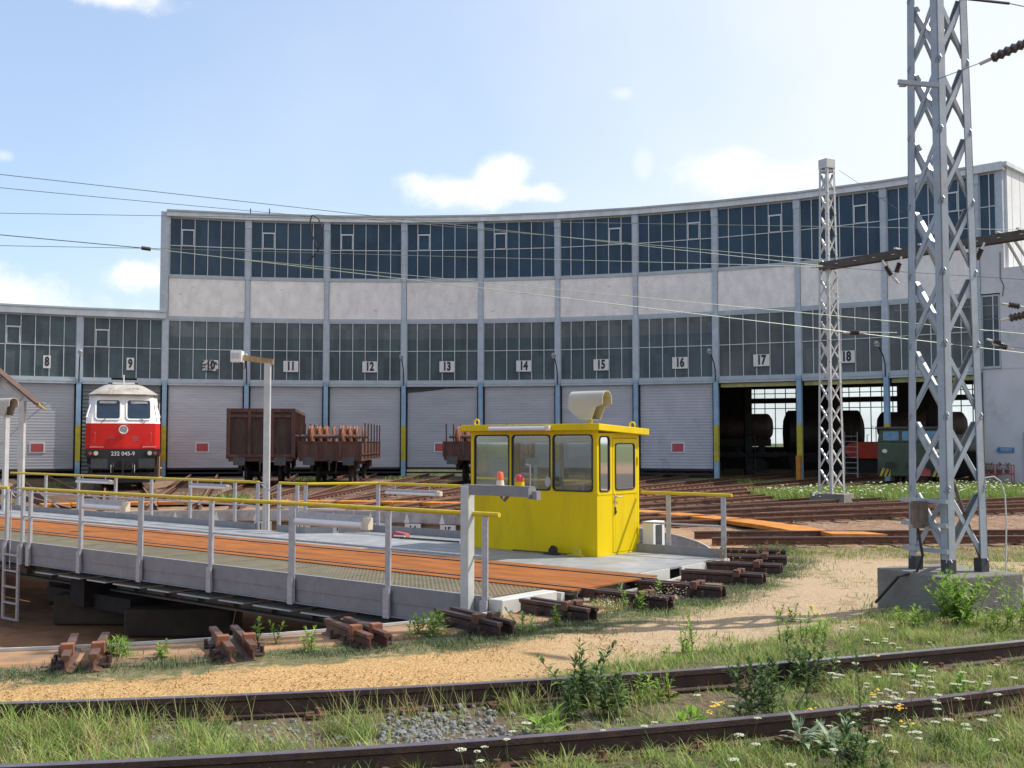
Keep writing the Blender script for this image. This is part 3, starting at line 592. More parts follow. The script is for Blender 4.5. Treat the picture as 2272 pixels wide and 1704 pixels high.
fas_l = MB(); fas_l.box(-HW-.012, HW+.012, -.26, .15, 9.13, 9.50); fas_l.cur = 1; fas_l.box(-HW-.02, HW+.02, -.34, .3, 9.50, 9.60); fas_l_m = fas_l.mesh('fascia', [M['fascia'], M['facade_frame']])
header = MB(); header.box(-HW+.2, HW-.2, .2, .55, 4.98, 5.2); header_m = header.mesh('door_roll', M['base_yellow'])
for i in range(-4, 11):
    fr = bay_frame(i); tall = i >= 1; op = i in (8, 9, 10)
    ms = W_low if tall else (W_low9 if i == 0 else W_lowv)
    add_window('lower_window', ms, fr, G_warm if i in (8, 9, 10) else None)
    rp('lintel', lint_m, fr)
    if tall:
        add_window('upper_window', W_upL if i < 6 else W_upR, fr)
        rp('brick_panel', brick_m, fr); rp('sill', bt_m, fr); rp('cross_beam', bt2_m, fr)
    rp('fascia', fas_t_m if tall else fas_l_m, fr)
    if op: rp('door_roll', header_m, fr)
    elif i == 0: rp('roller_door', MB().box(-HW+.22, HW-.22, .12, .17, -.12, 5.22).mesh('roller_door', M['door_dark']), fr)
    else:
        d_ = rp('roller_door', door_m['door_sheet' if i in (4, 2) else 'door_soot' if i == 7 else 'door_grey'], fr)
        if i == 4: part('dark_gap', MB().prism_y([(-HW+.24, 5.2), (-HW+.24, 4.86), (-1.2, 4.92), (-.3, 5.02), (.2, 5.1), (1.9, 5.14), (1.9, 5.2)], .10, .118), M['mast_foot'], d_); rp('door_base_bar', dbase_m, fr)  # black sheet stands for the dark gap at the door top
        part('door_seal', dblk_m, None, d_)
colL = MB()
colL.box(-.13, .13, -.14, -.11, -.17, 5.5); colL.box(-.13, .13, .1, .14, -.17, 5.5); colL.box(-.02, .02, -.11, .1, -.17, 5.5)
colL.box(-.16, .16, -.16, .1, 5.3, 5.5)
colL_m = colL.mesh('column', M['facade_blue']); yb_m = MB().box(-.134, .134, -.146, .06, .78, 2.83).mesh('warning_band', M['gate_yellow'])
cu1 = MB(); cu1.box(-.17, .17, -.12, .12, 5.5, 9.15); cu1_m = cu1.mesh('column', M['facade_upper'])
cu2 = MB(); cu2.box(-.13, .13, -.10, .12, 9.15, 11.62); cu2_m = cu2.mesh('column', M['facade_upper'])
cu3 = MB(); cu3.box(-.165, .165, -.12, .12, 11.62, 14.72); cu3.box(-.19, .19, -.16, .12, 14.72, 15.22); cu3.box(-.15, -.10, -.14, -.12, 11.7, 14.6); cu3.box(.10, .15, -.14, -.12, 11.7, 14.6); cu3_m = cu3.mesh('column', M['facade_upper'])
for i in range(-4, 12):
    fr = post_frame(i); c_ = rp('column', colL_m, fr); part('warning_band', yb_m, None, c_); rp('upper_column', cu1_m, fr)
    if i >= 1: rp('upper_column', cu2_m, fr); rp('upper_column', cu3_m, fr)
rp('corner_pier', MB().box(-.35, .1, -.2, .1, 9.2, 15.5).mesh('corner_pier', M['facade_upper']), post_frame(1))
# right-hand end of the front, side wall and annex
a11 = PH-DELTA*11-.9; ef = (pol(RB, PH-DELTA*11), R_(a11-90))
EX = 1.30
ms = window_meshes(11.78, 15.15, 13.52, .2, .95, [.66], None, 'glass_up'); add_window('upper_window', ms, ef)
ms = window_meshes(5.58, 9.06, 7.37, .2, 1.0, [.72], None, 'glass_low'); add_window('lower_window', ms, ef)
mb = MB(); mb.box(.15, EX, .0, .3, 9.2, 11.64); mb.box(.15, EX+8.5, .02, .3, -.17, 5.46); mb.box(1.06, EX+8.5, .0, .3, 5.46, 9.2); mb.box(EX, EX+8.5, 0, .3, 9.2, 10.4)
rp('end_wall', mb, ef, M['plaster'])
rp('end_pier', MB().box(1.0, EX, -.03, .3, 11.64, 15.3), ef, M['facade_upper'])
rp('fascia', MB().box(-.05, EX+.1, -.26, .15, 15.22, 15.62), ef, M['fascia'])
sw = MB(); sw.box(EX, EX+.12, .3, 24, 10.4, 15.4)
for k in range(12): sw.box(EX+.12, EX+.135, .9+k*1.1, .93+k*1.1, 10.4, 15.3)
rp('side_wall', sw, ef, M['plaster_lit']); rp('roof', MB().box(EX-.1, EX+.3, -.2, 24, 15.4, 15.6), ef, M['fascia'])
rp('annex_wall', MB().box(EX, EX+.3, .3, 10, -.17, 10.4), ef, M['plaster'])
rp('roof', MB().box(EX, EX+8.5, .3, 8, 10.1, 10.38), ef, M['roof_dark'])
E_d = 12.0
dr = rp('door', MB().box(2.05, 3.2, -.06, .01, -.15, 2.35).mesh('door', M['mast_foot']), ef)
dl = MB().box(2.16, 3.1, -.085, -.062, -.1, 2.24); part('door_leaf', dl, M['white'], dr)
part('handle', MB().box(2.2, 2.36, -.13, -.088, 1.05, 1.1), M['black'], dr)
crk = MB().tube([(1.14, -.05, 11.2), (1.12, -.05, 9.9), (1.28, -.05, 9.5), (1.2, -.05, 9.0)], .02, 5); rp('drain_pipe', crk, ef, M['beam_dark'])
# roofs, back wall, interior
def ringseg(mb, r0, r1, a0, a1, z0, z1, n_=40):
    P0 = [pol(r0, a0+(a1-a0)*k/n_) for k in range(n_+1)]; P1 = [pol(r1, a0+(a1-a0)*k/n_) for k in range(n_+1)]
    vs = []; 
    for k in range(n_+1):
        for p in (P0[k], P1[k]):
            for z in (z0, z1): vs.append((p.x-CX, p.y-CY, z))
    fs = []
    for k in range(n_):
        a = 4*k; b_ = a+4; fs += [(a, a+1, b_+1, b_), (a+2, b_+2, b_+3, a+3), (a+1, a+3, b_+3, b_+1), (a, b_, b_+2, a+2)]
    fs += [(0, 2, 3, 1), (4*n_, 4*n_+1, 4*n_+3, 4*n_+2)]; mb._add(vs, fs)
aT0, aT1, aL = PH-DELTA, PH-DELTA*11-1.7, PH+DELTA*4
RBK = 68.4
mb = MB(); ringseg(mb, RB-.1, RBK, aT0, aT1, 15.3, 15.5); part('roof', mb, M['roof_dark'], rh)
mb = MB(); ringseg(mb, RB-.1, RBK, aL, aT0, 9.3, 9.48); part('roof', mb, M['roof_dark'], rh)
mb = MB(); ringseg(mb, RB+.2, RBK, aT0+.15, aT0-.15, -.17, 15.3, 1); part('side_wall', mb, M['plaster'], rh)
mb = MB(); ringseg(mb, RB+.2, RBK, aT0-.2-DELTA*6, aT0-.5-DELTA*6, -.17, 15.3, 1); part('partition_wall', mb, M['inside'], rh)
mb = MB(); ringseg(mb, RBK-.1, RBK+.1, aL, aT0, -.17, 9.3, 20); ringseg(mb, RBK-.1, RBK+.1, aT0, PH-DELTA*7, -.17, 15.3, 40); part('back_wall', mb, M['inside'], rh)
# glazed back wall behind the open doors
mb = MB(); b0, b1 = PH-DELTA*7, aT1-.5
for z0, z1 in ((-.17, 1.5), (4.85, 5.25), (5.95, 15.3)): ringseg(mb, RBK-.1, RBK+.1, b0, b1, z0, z1, 20)
def ang_u(u):
    d = ray(u, 950); d = Vector((d.x, d.y)).normalized(); o = Vector((-CX, -CY)); b_ = o.dot(d); t = -b_+math.sqrt(b_*b_-(o.length_squared-RBK*RBK)); p = d*t; return math.degrees(math.atan2(p.y-CY, p.x-CX))
a = b0
while a > b1: ringseg(mb, RBK-.08, RBK+.08, a, a-.035, 1.5, 5.95, 1); a -= .66
edges = [b0, ang_u(1652), ang_u(1768), ang_u(1870), ang_u(1992), ang_u(2102), ang_u(2168), b1]
for k in range(0, 8, 2):
    if edges[k] > edges[k+1]: ringseg(mb, RBK-.12, RBK+.12, edges[k], edges[k+1], 1.5, 7.2, 6)
for z in (2.9, 4.45, 5.6): ringseg(mb, RBK-.05, RBK+.05, b0, b1, z-.03, z+.03, 20)
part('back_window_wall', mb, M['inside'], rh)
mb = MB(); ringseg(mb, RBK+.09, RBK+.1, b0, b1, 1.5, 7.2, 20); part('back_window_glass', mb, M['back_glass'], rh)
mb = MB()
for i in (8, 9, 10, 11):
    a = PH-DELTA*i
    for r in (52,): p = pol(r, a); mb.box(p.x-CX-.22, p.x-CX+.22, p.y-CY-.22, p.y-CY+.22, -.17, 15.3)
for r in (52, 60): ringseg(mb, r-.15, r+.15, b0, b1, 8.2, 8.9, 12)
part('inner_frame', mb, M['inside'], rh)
# number signs, red boards, lamps on the front
SIG = {8: ('narrow white sign with black number 8 in the lower windows over the leftmost door', .63, .39, .72, 'sign_white'), 9: ('narrow white sign with black number 9 above the red and white locomotive', .42, .41, .72, 'sign_white'),
       10: ('badly peeling brown and white sign with number 10', .25, .9, .66, 'sign_peel'), 11: ('scuffed white sign with number 11 beside the floodlight pole', .25, .88, .66, 'sign_white')}
for n_ in range(8, 19):
    i = n_-9; lb, xo, w_, h_, mm = SIG.get(n_, (f'white rectangular sign with black number {n_} on the lower windows of the roundhouse', .29, .9, .66, 'sign_white'))
    p, rz = bay_frame(i); q = p+Matrix.Rotation(rz, 3, 'Z') @ Vector((xo, -.09, 6.42))
    t_ = thing('number_sign', lb, 'number sign', q, rz, 'door number signs on the roundhouse')
    part('board', MB().box(-w_/2, w_/2, -.012, .012, -h_/2, h_/2), M[mm], t_)
    part('number_text', text_mesh(str(n_), .70, M['number_black'], .004, .72 if n_ > 9 else .68, .034), None, t_, (0, -.018, 0))
for n_, xo, lb in ((8, .23, 'red board with white border on the leftmost grey door under number 8'), (10, -.16, 'red board with white border on the door between locomotive and tall wagon'),
                (13, -.10, 'red board with white border half hidden behind the second wheelset wagon'), (16, .08, 'red board with white border on the door right of the yellow cabin')):
    p, rz = bay_frame(n_-9); q = p+Matrix.Rotation(rz, 3, 'Z') @ Vector((xo, .10, 1.56))
    t_ = thing('red_sign', lb, 'red sign', q, rz, 'red boards on the roller doors')
    part('border', MB().box(-.4, .4, -.01, .012, -.30, .30), M['sign_white'], t_); part('panel', MB().box(-.33, .33, -.018, -.011, -.235, .235), M['sign_red'], t_)
for k, lb in ((0, 'small bracket lamp on the column between signs 8 and 9'), (2, 'small bracket lamp on the column behind the floodlight pole'), (4, 'bracket street lamp on the column between signs 12 and 13'), (6, 'bracket street lamp on the column between signs 14 and 15'),
              (8, 'bracket street lamp on the column between signs 16 and 17'), (10, 'bracket street lamp on the column right of sign 18')):
    p, rz = post_frame(k); t_ = thing('wall_lamp', lb, 'lamp', p+Vector((0, 0, 5.6)), rz, 'bracket lamps on the roundhouse columns')
    part('bracket', MB().tube([(0, -.16, -.3), (0, -.2, .35), (0, -.45, .75), (0, -1.15, 1.22)], .035, 8), M['mast_foot'], t_)
    part('lamp_head', MB().tube([(0, -1.05, 1.2), (0, -1.25, 1.3), (0, -1.5, 1.36), (0, -1.62, 1.34)], [.05, .11, .12, .06], 10), M['white_rail'], t_)
    part('lens', MB().tube([(0, -1.22, 1.22), (0, -1.5, 1.29)], [.08, .09], 10), M['cream'], t_)
# blue arrow sign, red rack with flower pots at the annex
q = ef[0]+Matrix.Rotation(ef[1], 3, 'Z') @ Vector((1.15, -.03, 1.5))
t_ = thing('arrow_sign', 'small blue arrow sign pointing left on the white annex wall', 'sign', q, ef[1])
part('board', MB().prism_y([(-.42, 0), (-.28, .17), (-.28, .12), (.42, .12), (.42, -.12), (-.28, -.12), (-.28, -.17)], -.01, .01), M['blue_sign'], t_)
mk = MB()
for k in range(9): mk.box(-.22+.065*k, -.18+.065*k, -.014, -.011, .02, .07); mk.box(-.2+.06*k, -.17+.06*k, -.014, -.011, -.07, -.03)
part('lettering', mk, M['sign_white'], t_)
q = ef[0]+Matrix.Rotation(ef[1], 3, 'Z') @ Vector((.95, -.5, -.17))
t_ = thing('plant_rack', 'red tubular rack with potted plants in front of the annex wall', 'plant rack', q, ef[1])
mb = MB()
for x in (-.75, -.1, .7):
    for y in (-.18, .18): mb.tube([(x, y, 0), (x, y, .95)], .022, 6)
for z in (.55, .95):
    for y in (-.18, .18): mb.tube([(-.75, y, z-.15*(z < .9)), (.7, y, z)], .02, 6)
mb.box(-.75, .7, -.2, .2, .5, .53); part('frame', mb, M['sign_red'], t_)
for x in (-.55, -.3, .1, .45):
    part('pot', MB().lathe([(0, 0), (.09, 0), (.13, .2), (0, .2)], (x, 0, .53), 10), M['wheel_rust'], t_)
    mb = MB(); r2 = random.Random(int(x*100))
    for _ in range(60):
        a = r2.uniform(0, 6.3); b_ = Vector((x+r2.uniform(-.1, .1), r2.uniform(-.1, .1), .73+r2.uniform(0, .3))); d_ = Vector((math.cos(a), math.sin(a), r2.uniform(0, 1)))*.1; s_ = d_.cross(Vector((0, 0, 1))).normalized()*.025
        mb._add([b_-s_, b_+s_, b_+d_], [(0, 1, 2)])
    part('foliage', mb, M['stem'], t_)
# ============================================================ turntable bridge
tb = thing('turntable_bridge', 'steel turntable bridge with rusty orange deck, grey walkways and yellow handrails', 'turntable', (CX, CY, 0), R_(PHI))
YN, YF, YW = -2.02, 2.78, 4.02
mb = MB()
for k in range(10): x0 = -11.25+k*2.25; mb.box(x0+.004, x0+2.246, -.42, .83, -.02, .0)
for k in range(15): x0 = -11.25+k*1.5; mb.box(x0+.003, x0+1.497, 1.01, 1.24, -.02, .001); mb.box(x0+.003, x0+1.497, -.80, -.60, -.02, .001)
part('deck_plate', mb, M['rust_plate'], tb)
for y in (-.52, .92):
    mb = MB(); mb.box(-11.3, 11.42, y-.036, y+.036, -.12, .006); mb.cur = 1; mb.box(-11.3, 11.42, y-.03, y+.03, .0065, .0075); part('rail', mb, [M['rail_dark'], M['rail_brown']], tb)
part('deck_sheet', MB().prism([(-11.1, 1.25), (10.85, 1.25), (10.85, YW), (2.55, YW), (1.75, YF), (-11.1, YF)], -.035, -.006), M['deck_grey'], tb)
mb = MB()
for k in range(14): mb.box(-10.2+k*1.5, -10.185+k*1.5, 1.26, YF-.02, -.0055, -.003)
for k in range(6): mb.box(3.2+k*1.3, 3.215+k*1.3, YF, YW-.02, -.0055, -.003)
part('sheet_joint', mb, M['white_rail'], tb)
mb = MB()
for k in range(15): mb.box(-11.1+k*1.46, -11.1+k*1.46+1.45, YN+.06, -.82, -.035, -.012)
part('grating', mb, M['grating'], tb)
# near side beam
mb = MB(); mb.box(-11.1, 10.9, YN-.02, YN+.05, -.37, .02); mb.box(-11.1, 10.9, YN-.03, YN-.02, -.195, .005); mb.box(-11.1, 10.9, YN-.06, YN+.05, -.385, -.37)
part('side_beam', mb, M['grey_paint'], tb)
mb = MB(); mb.box(-11.1, 10.85, YF-.02, YF+.05, -.36, -.04); mb.box(2.6, 10.85, YW-.04, YW+.02, -.36, -.04); mb.bar((1.7, YF, -.2), (2.6, YW, -.2), .06, .3)
part('side_beam', mb, M['grey_paint'], tb)
for y in (-.62, 1.0):
    mb = MB(); mb.prism_y([(-11.2, -.05), (11.2, -.05), (11.2, -.45), (8.9, -.92), (-8.9, -.92), (-11.2, -.45)], y-.012, y+.012); mb.box(-8.9, 8.9, y-.15, y+.15, -.95, -.915); mb.box(-11.2, 11.2, y-.15, y+.15, -.07, -.035)
    for k in range(21): mb.box(-10.2+k*1.02-.01, -10.2+k*1.02+.01, y-.13, y+.13, -.9 if abs(-10.2+k*1.02) < 8.9 else -.5, -.07)
    part('main_girder', mb, M['girder'], tb)
mb = MB()
for k in range(12):
    x = -10.2+k*1.86; mb.prism_y([(x-.05, -.05), (x+.05, -.05), (x+.05, -.5), (x-.05, -.5)], -.6, 1.0)
    for ya, yb_ in ((-.7, YN+.06), (1.1, YF-.05)):
        o_ = len(mb.v); mb._add([(x-.02, ya, -.06), (x-.02, yb_, -.06), (x-.02, yb_, -.36), (x-.02, ya, -.8), (x+.02, ya, -.06), (x+.02, yb_, -.06), (x+.02, yb_, -.36), (x+.02, ya, -.8)], [(0, 1, 2, 3), (7, 6, 5, 4), (0, 4, 5, 1), (1, 5, 6, 2), (2, 6, 7, 3), (3, 7, 4, 0)])
part('cross_bracket', mb, M['girder'], tb)
PX = [-10.0, -8.1, -6.2, -4.35, -2.4, -1.25, -.63, -.34, 1.47, 3.37, 5.31, 7.25, 9.2, 10.88]
for k in range(len(PX)-1):
    a, b_ = PX[k], PX[k+1]
    if b_-a < 1: continue
    m_ = MB(); m_.box(a+.1, a+.72, YN+.02, YN+.5, -.53, -.51); m_.box(a+.95, b_-.12, YN+.02, YN+.5, -.53, -.51); pass
    part('step_grating', m_, M['light_grey'], tb)
# near end box and end plates
part('end_box', MB().box(10.9, 11.12, YN-.02, -.95, -.40, .0), M['light_grey'], tb, bevel=.012)
mb = MB(); mb.box(10.86, 10.9, 1.35, 2.15, -.36, -.01); mb.box(10.86, 10.9, 2.5, YW, -.30, -.01); mb.box(10.9, 11.15, -.9, -.83, -.6, -.03); mb.box(10.8, 11.1, 1.25, 1.32, -.6, -.03); mb.box(10.9, 10.95, -.83, 1.25, -.65, -.03)
part('end_plate', mb, M['light_grey'], tb)
# railings
def railing(xs_posts, y, x0, x1, yr=M['yellow_rail'], low=-.37, z=1.02, wide=None):
    for k, x in enumerate(xs_posts):
        wd = .045 if not (wide and x in wide) else .07
        mb = MB(); mb.box(x-wd, x+wd, y-.02, y-.008, low, z-.03); mb.box(x-.008, x+.008, y-.008, y+.045, low, z-.03); 
        if low < -.2: mb.box(x-.055, x+.055, y-.05, y-.021, low-.03, -.02)
        part('post', mb, M['white_rail'], tb)
    part('hand_rail', MB().tube([(x0, y, z), (x1, y, z)], .03, 10), yr, tb, smooth=True)
    part('middle_rail', MB().tube([(x0, y+.02, .5), (min(x1, xs_posts[-1]), y+.02, .5)], .017, 8), M['white_rail'], tb, smooth=True)
railing([-.63, -.34, 1.47, 3.37, 5.31, 7.25, 9.2, 10.88], YN-.05, -.66, 11.1, wide=(3.37, 7.25))
railing([-10.0, -8.1, -6.2, -4.35, -2.4, -1.25], YN-.05, -11.1, -1.22)
railing([-10.6, -9.1, -7.4, -5.6, -4.0, -2.4, -.7, .12], YF, -11.1, .15, low=-.1)
railing([.85, 1.45, 1.72], YF, .85, 1.75, low=-.1)
railing([2.6, 5.9], YW, 2.6, 6.4, low=-.1); railing([9.75, 10.8], YW, 9.2, 10.95, low=-.1)
part('hand_rail', MB().tube([(1.75, YF, 1.02), (2.6, YW, 1.02)], .03, 10), M['yellow_rail'], tb, smooth=True)
part('middle_rail', MB().tube([(1.75, YF, .5), (2.6, YW, .5)], .017, 8), M['white_rail'], tb, smooth=True)
mb = MB(); mb.box(-11.1, .1, YF-.05, YF-.035, -.006, .13); mb.box(.85, 1.75, YF-.05, YF-.035, -.006, .13); mb.box(2.6, 10.85, YW-.07, YW-.055, -.006, .14)
mb.bar((1.75, YF-.04, .06), (2.1, 3.2, .06), .015, .13); mb.bar((2.16, 3.3, .06), (2.6, YW-.05, .06), .015, .13)
part('kick_plate', mb, M['grey_paint'], tb)
# ladders and gap chains
def ladder(x0, x1, y, ztop, zbot):
    mb = MB()
    for x in (x0, x1): mb.bar((x, y, ztop), (x, y, zbot), .035, .07)
    z = zbot
    while z < -.2: mb.box(x0, x1, y-.03, y+.03, z, z+.03); z += .3
    part('ladder', mb, M['white_rail'], tb)
ladder(-1.22, -.66, YN-.1, -.05, -1.45); ladder(.22, .78, YF+.1, -.05, -1.3)
mb = MB(); mb.tube([(-.95, YN-.12, -.5), (-.95, YN-.12, .98), (-.8, YN-.1, 1.03), (-.63, YN-.05, 1.03)], .014, 6)
mb.tube([(.15, YF, 1.02), (.25, YF+.08, 1.0), (.26, YF+.1, -.4)], .014, 6); mb.tube([(.85, YF, .9), (.76, YF+.08, .9), (.75, YF+.1, -.4)], .014, 6)
for yy, xa, xb in ((YF, .2, .85), (YN-.05, -1.2, -.66)):
    mb.tube([(xa+(xb-xa)*k/8, yy+.02, .98-.13*math.sin(math.pi*k/8)) for k in range(9)], .012, 5)
part('grab_bar', mb, M['white_rail'], tb)
# tube lamps under the handrails
def tubelamp(x0, x1, y, z, big=True, side=-1):
    s_ = 1 if big else .6
    l_ = part('tube_light', MB().box(x0, x1, y-.035, y+.035, z-.03*s_, z+.075*s_), M['white_rail'], tb)
    part('cover', MB().tube([(x0+.02, y+side*.05, z-.055*s_), (x1-.02, y+side*.05, z-.055*s_)], .05*s_, 10), M['tube'], l_, smooth=True)
    part('end_cap', MB().box(x1-.02, x1+.08, y-.05, y+.045, z-.11*s_, z+.05*s_), M['cream'], l_, bevel=.01)
    mb = MB()
    for x in (x0+.25, x1-.25): mb.tube([(x, y, z+.05), (x, y, z+.14)], .012, 6)
    part('hanger', mb, M['white_rail'], l_)
tubelamp(1.75, 3.0, YN-.12, .84); tubelamp(7.45, 8.85, YN-.12, .84)
tubelamp(-7.3, -5.7, YF-.08, .9, False); tubelamp(-2.25, -.85, YF-.08, .9, False); tubelamp(2.8, 4.3, YW+.05, .86, False)
# portal post with beacons
ax = 10.62
mb = MB(); mb.box(ax-.065, ax+.065, YN-.15, YN-.03, -.42, 1.36)
pp = part('signal_post', mb, M['light_grey'], tb, bevel=.01)
arm = MB(); arm.box(ax-.065, ax+1.0, YN-.13, YN-.03, 1.361, 1.375); arm.box(ax+.066, ax+.985, YN-.13, YN-.118, 1.25, 1.36); arm.box(ax+.985, ax+1.0, YN-.14, YN+.0, 1.23, 1.36)
part('arm', arm, M['grey_paint'], pp)
bc = part('beacon', MB().lathe([(0, .06), (.042, .06), (.038, .145), (.03, .16), (0, .165)], (ax+.5, YN-.06, 1.375), 16), M['orange_lamp'], pp, smooth=True, label='orange beacon')
part('beacon_base', MB().lathe([(0, 0), (.05, 0), (.044, .06), (0, .06)], (ax+.5, YN-.06, 1.376), 16), M['cream'], bc, smooth=True)
bc = part('beacon', MB().lathe([(0.055, .05), (.055, .08), (.042, .12), (.02, .138), (0, .14)], (ax+.8, YN-.06, 1.375), 16), M['red_lamp'], pp, smooth=True, label='red beacon')
part('beacon_base', MB().lathe([(0, 0), (.06, 0), (.058, .05), (0, .05)], (ax+.8, YN-.06, 1.376), 12), M['cabin_yellow'], bc, smooth=True)
mb = MB(); mb.tube([(ax+.5, YN-.07, 1.33), (ax+.56, YN-.1, 1.24), (ax+.6, YN-.1, 1.2), (ax+.66, YN-.07, 1.28)], .022, 7); part('horn', mb, M['axle'], pp)
mb = MB(); mb.tube([(ax+.95, YN-.05, 1.38), (ax+.95, YN-.05, 1.62), (ax+.88, YN-.05, 1.63)], .012, 6); mb.box(ax+.8, ax+.95, YN-.05, YN-.03, 1.5, 1.53); mb.box(ax+1.02, ax+1.09, YN-.1, YN-.02, 1.22, 1.32); part('bracket', mb, M['grey_paint'], pp)
# pivot structure under the bridge
mb = MB(); mb.box(-1.5, 1.5, -1.1, 1.5, -1.25, -.97); mb.cyl((0, .2, -1.6), (0, .2, -.9), .55, 24); mb.box(-.25, .25, -1.3, 1.7, -1.2, -.7)
part('pivot_frame', mb, M['dark'], tb)
for x in (-9.6, 9.6):
    for y in (-.62, 1.0): part('carrying_wheel', MB().cyl((x-.0, y-.07, -1.1), (x, y+.07, -1.1), .34, 24), M['rail_rust'], tb)
# control cabin
CW, CD = 2.80, 1.27
cb = thing('control_cabin', 'small bright yellow control cabin with wide windows standing on the turntable deck', 'cabin', br(6.45, 2.80, 0), R_(PHI))
cb.location = br(6.33, 2.78, -.004)
th = .04; SILL, TOPZ = 1.07, 2.04
mb = MB(); wins = [(.09, .90), (.97, 1.82), (1.88, CW-.09)]
mb.wall(0, CW, 0, 2.1, 0, th, [(a, b_, SILL, TOPZ-.02) for a, b_ in wins]); mb.wall(0, CW, 0, 2.0, CD-th, CD, [(.12, CW-.12, SILL+.02, 1.9)])
body = part('front_wall', mb, M['cabin_yellow'], cb)
def endwall(x0, x1, holes):
    m_ = MB(); t_ = MB().wall(th, CD-th, 0, 2.05, x0, x1, holes); m_._add([(y, x, z) for x, y, z in t_.v], [f[::-1] for f in t_.f]); return m_
part('end_wall', endwall(0, th, [(.12, CD-.12, SILL, 1.95)]), M['cabin_yellow'], cb)
part('end_wall', endwall(CW-th, CW, [(.07, .36, SILL, 1.99), (.45, CD-.06, .03, 1.97)]), M['cabin_yellow'], cb)
# door in the right end wall
dm = MB(); t_ = MB().wall(.46, CD-.07, .035, 1.96, CW-.035, CW+.004, [(.53, CD-.15, SILL+.02, 1.87)]); dm._add([(y, x, z) for x, y, z in t_.v], [f[::-1] for f in t_.f])
dr = part('door', dm, M['cabin_yellow'], cb, bevel=.004)
YZ = lambda x, y, z: (y, x, z)
part('window_seal', MB().rrect(.52, CD-.14, SILL+.01, 1.88, .07, CW-.01, CW+.016, hole=.022, f=YZ), M['black'], dr)
part('glass', MB().rrect(.53, CD-.15, SILL+.02, 1.87, .06, CW-.004, CW+.0, f=YZ), M['clear'], dr)
mb = MB(); mb.box(CW+.004, CW+.012, .50, .535, .80, 1.02); mb.tube([(CW+.01, .52, .97), (CW+.05, .52, .97), (CW+.055, .66, .965)], .01, 6); part('handle', mb, M['white_rail'], dr)
mb = MB(); mb.box(CW+.0, CW+.022, .505, .53, .68, .8); mb.cyl((CW+.02, .517, .72), (CW+.032, .517, .72), .02, 8); part('padlock', mb, M['mast_foot'], dr)
mb = MB(); [mb.cyl((CW+.012, CD-.065, z), (CW+.012, CD-.065, z+.14), .014, 8) for z in (.28, 1.5)]; part('hinge', mb, M['cabin_yellow'], dr)
part('trim', MB().box(CW+.0, CW+.007, .01, .44, 1.015, 1.05), M['cabin_yellow'], cb)
part('trim', MB().box(CW+.0045, CW+.012, .47, CD-.08, 1.015, 1.04), M['cabin_yellow'], dr)
for a, b_ in wins:
    s_ = part('window_seal', MB().rrect(a-.008, b_+.008, SILL-.008, TOPZ-.012, .08, -.012, th*.5, hole=.024), M['black'], cb)
    part('glass', MB().rrect(a, b_, SILL, TOPZ-.02, .07, .008, .012), M['clear'], s_)
    cor = MB()
for a0, a1, f_ in ((.062, .368, YZ),):
    s_ = part('window_seal', MB().rrect(a0, a1, SILL-.008, 2.0, .07, CW-.02, CW+.012, hole=.022, f=YZ), M['black'], cb)
    part('glass', MB().rrect(a0+.01, a1-.01, SILL, 1.99, .06, CW-.012, CW-.008, f=YZ), M['clear'], s_)
s_ = part('window_seal', MB().rrect(.11, CW-.11, SILL+.01, 1.91, .06, CD-.03, CD+.01, hole=.02), M['black'], cb); part('glass', MB().rrect(.12, CW-.12, SILL+.02, 1.9, .05, CD-.02, CD-.016), M['clear'], s_)
s_ = part('window_seal', MB().rrect(.11, CD-.11, SILL-.01, 1.96, .06, -.01, th*.5, hole=.02, f=YZ), M['black'], cb); part('glass', MB().rrect(.12, CD-.12, SILL, 1.95, .05, .01, .014, f=YZ), M['clear'], s_)
# roof: slab sloping to the back
rv = [(-.14, -.13), (CW+.13, -.13), (CW+.13, CD+.14), (-.14, CD+.14)]
zt = lambda y: 2.205-.075*(y+.13)/1.5
mb = MB(); vs = [(x, y, zt(y)-.11) for x, y in rv]+[(x, y, zt(y)) for x, y in rv]
mb._add(vs, [(0, 3, 2, 1), (4, 5, 6, 7), (0, 1, 5, 4), (1, 2, 6, 5), (2, 3, 7, 6), (3, 0, 4, 7)]); part('roof', mb, M['cabin_yellow'], cb, bevel=.008)
for x, y in ((.12, .02), (CW-.1, CD-.05)):
    pts = [(x+.055*math.cos(a), y, zt(y)+.055+.055*math.sin(a)) for a in [2*math.pi*k/14 for k in range(15)]]; part('lifting_eye', MB().tube(pts, .016, 8, False), M['cabin_yellow'], cb, smooth=True)
l_ = part('tube_light', MB().box(.62, 1.92, -.17, -.131, 2.10, 2.19), M['white_rail'], cb); part('cover', MB().tube([(.60, -.19, 2.13), (1.86, -.19, 2.13)], .037, 10), M['tube'], l_, smooth=True); part('end_cap', MB().box(1.86, 1.95, -.215, -.132, 2.09, 2.175), M['cream'], l_, bevel=.01)
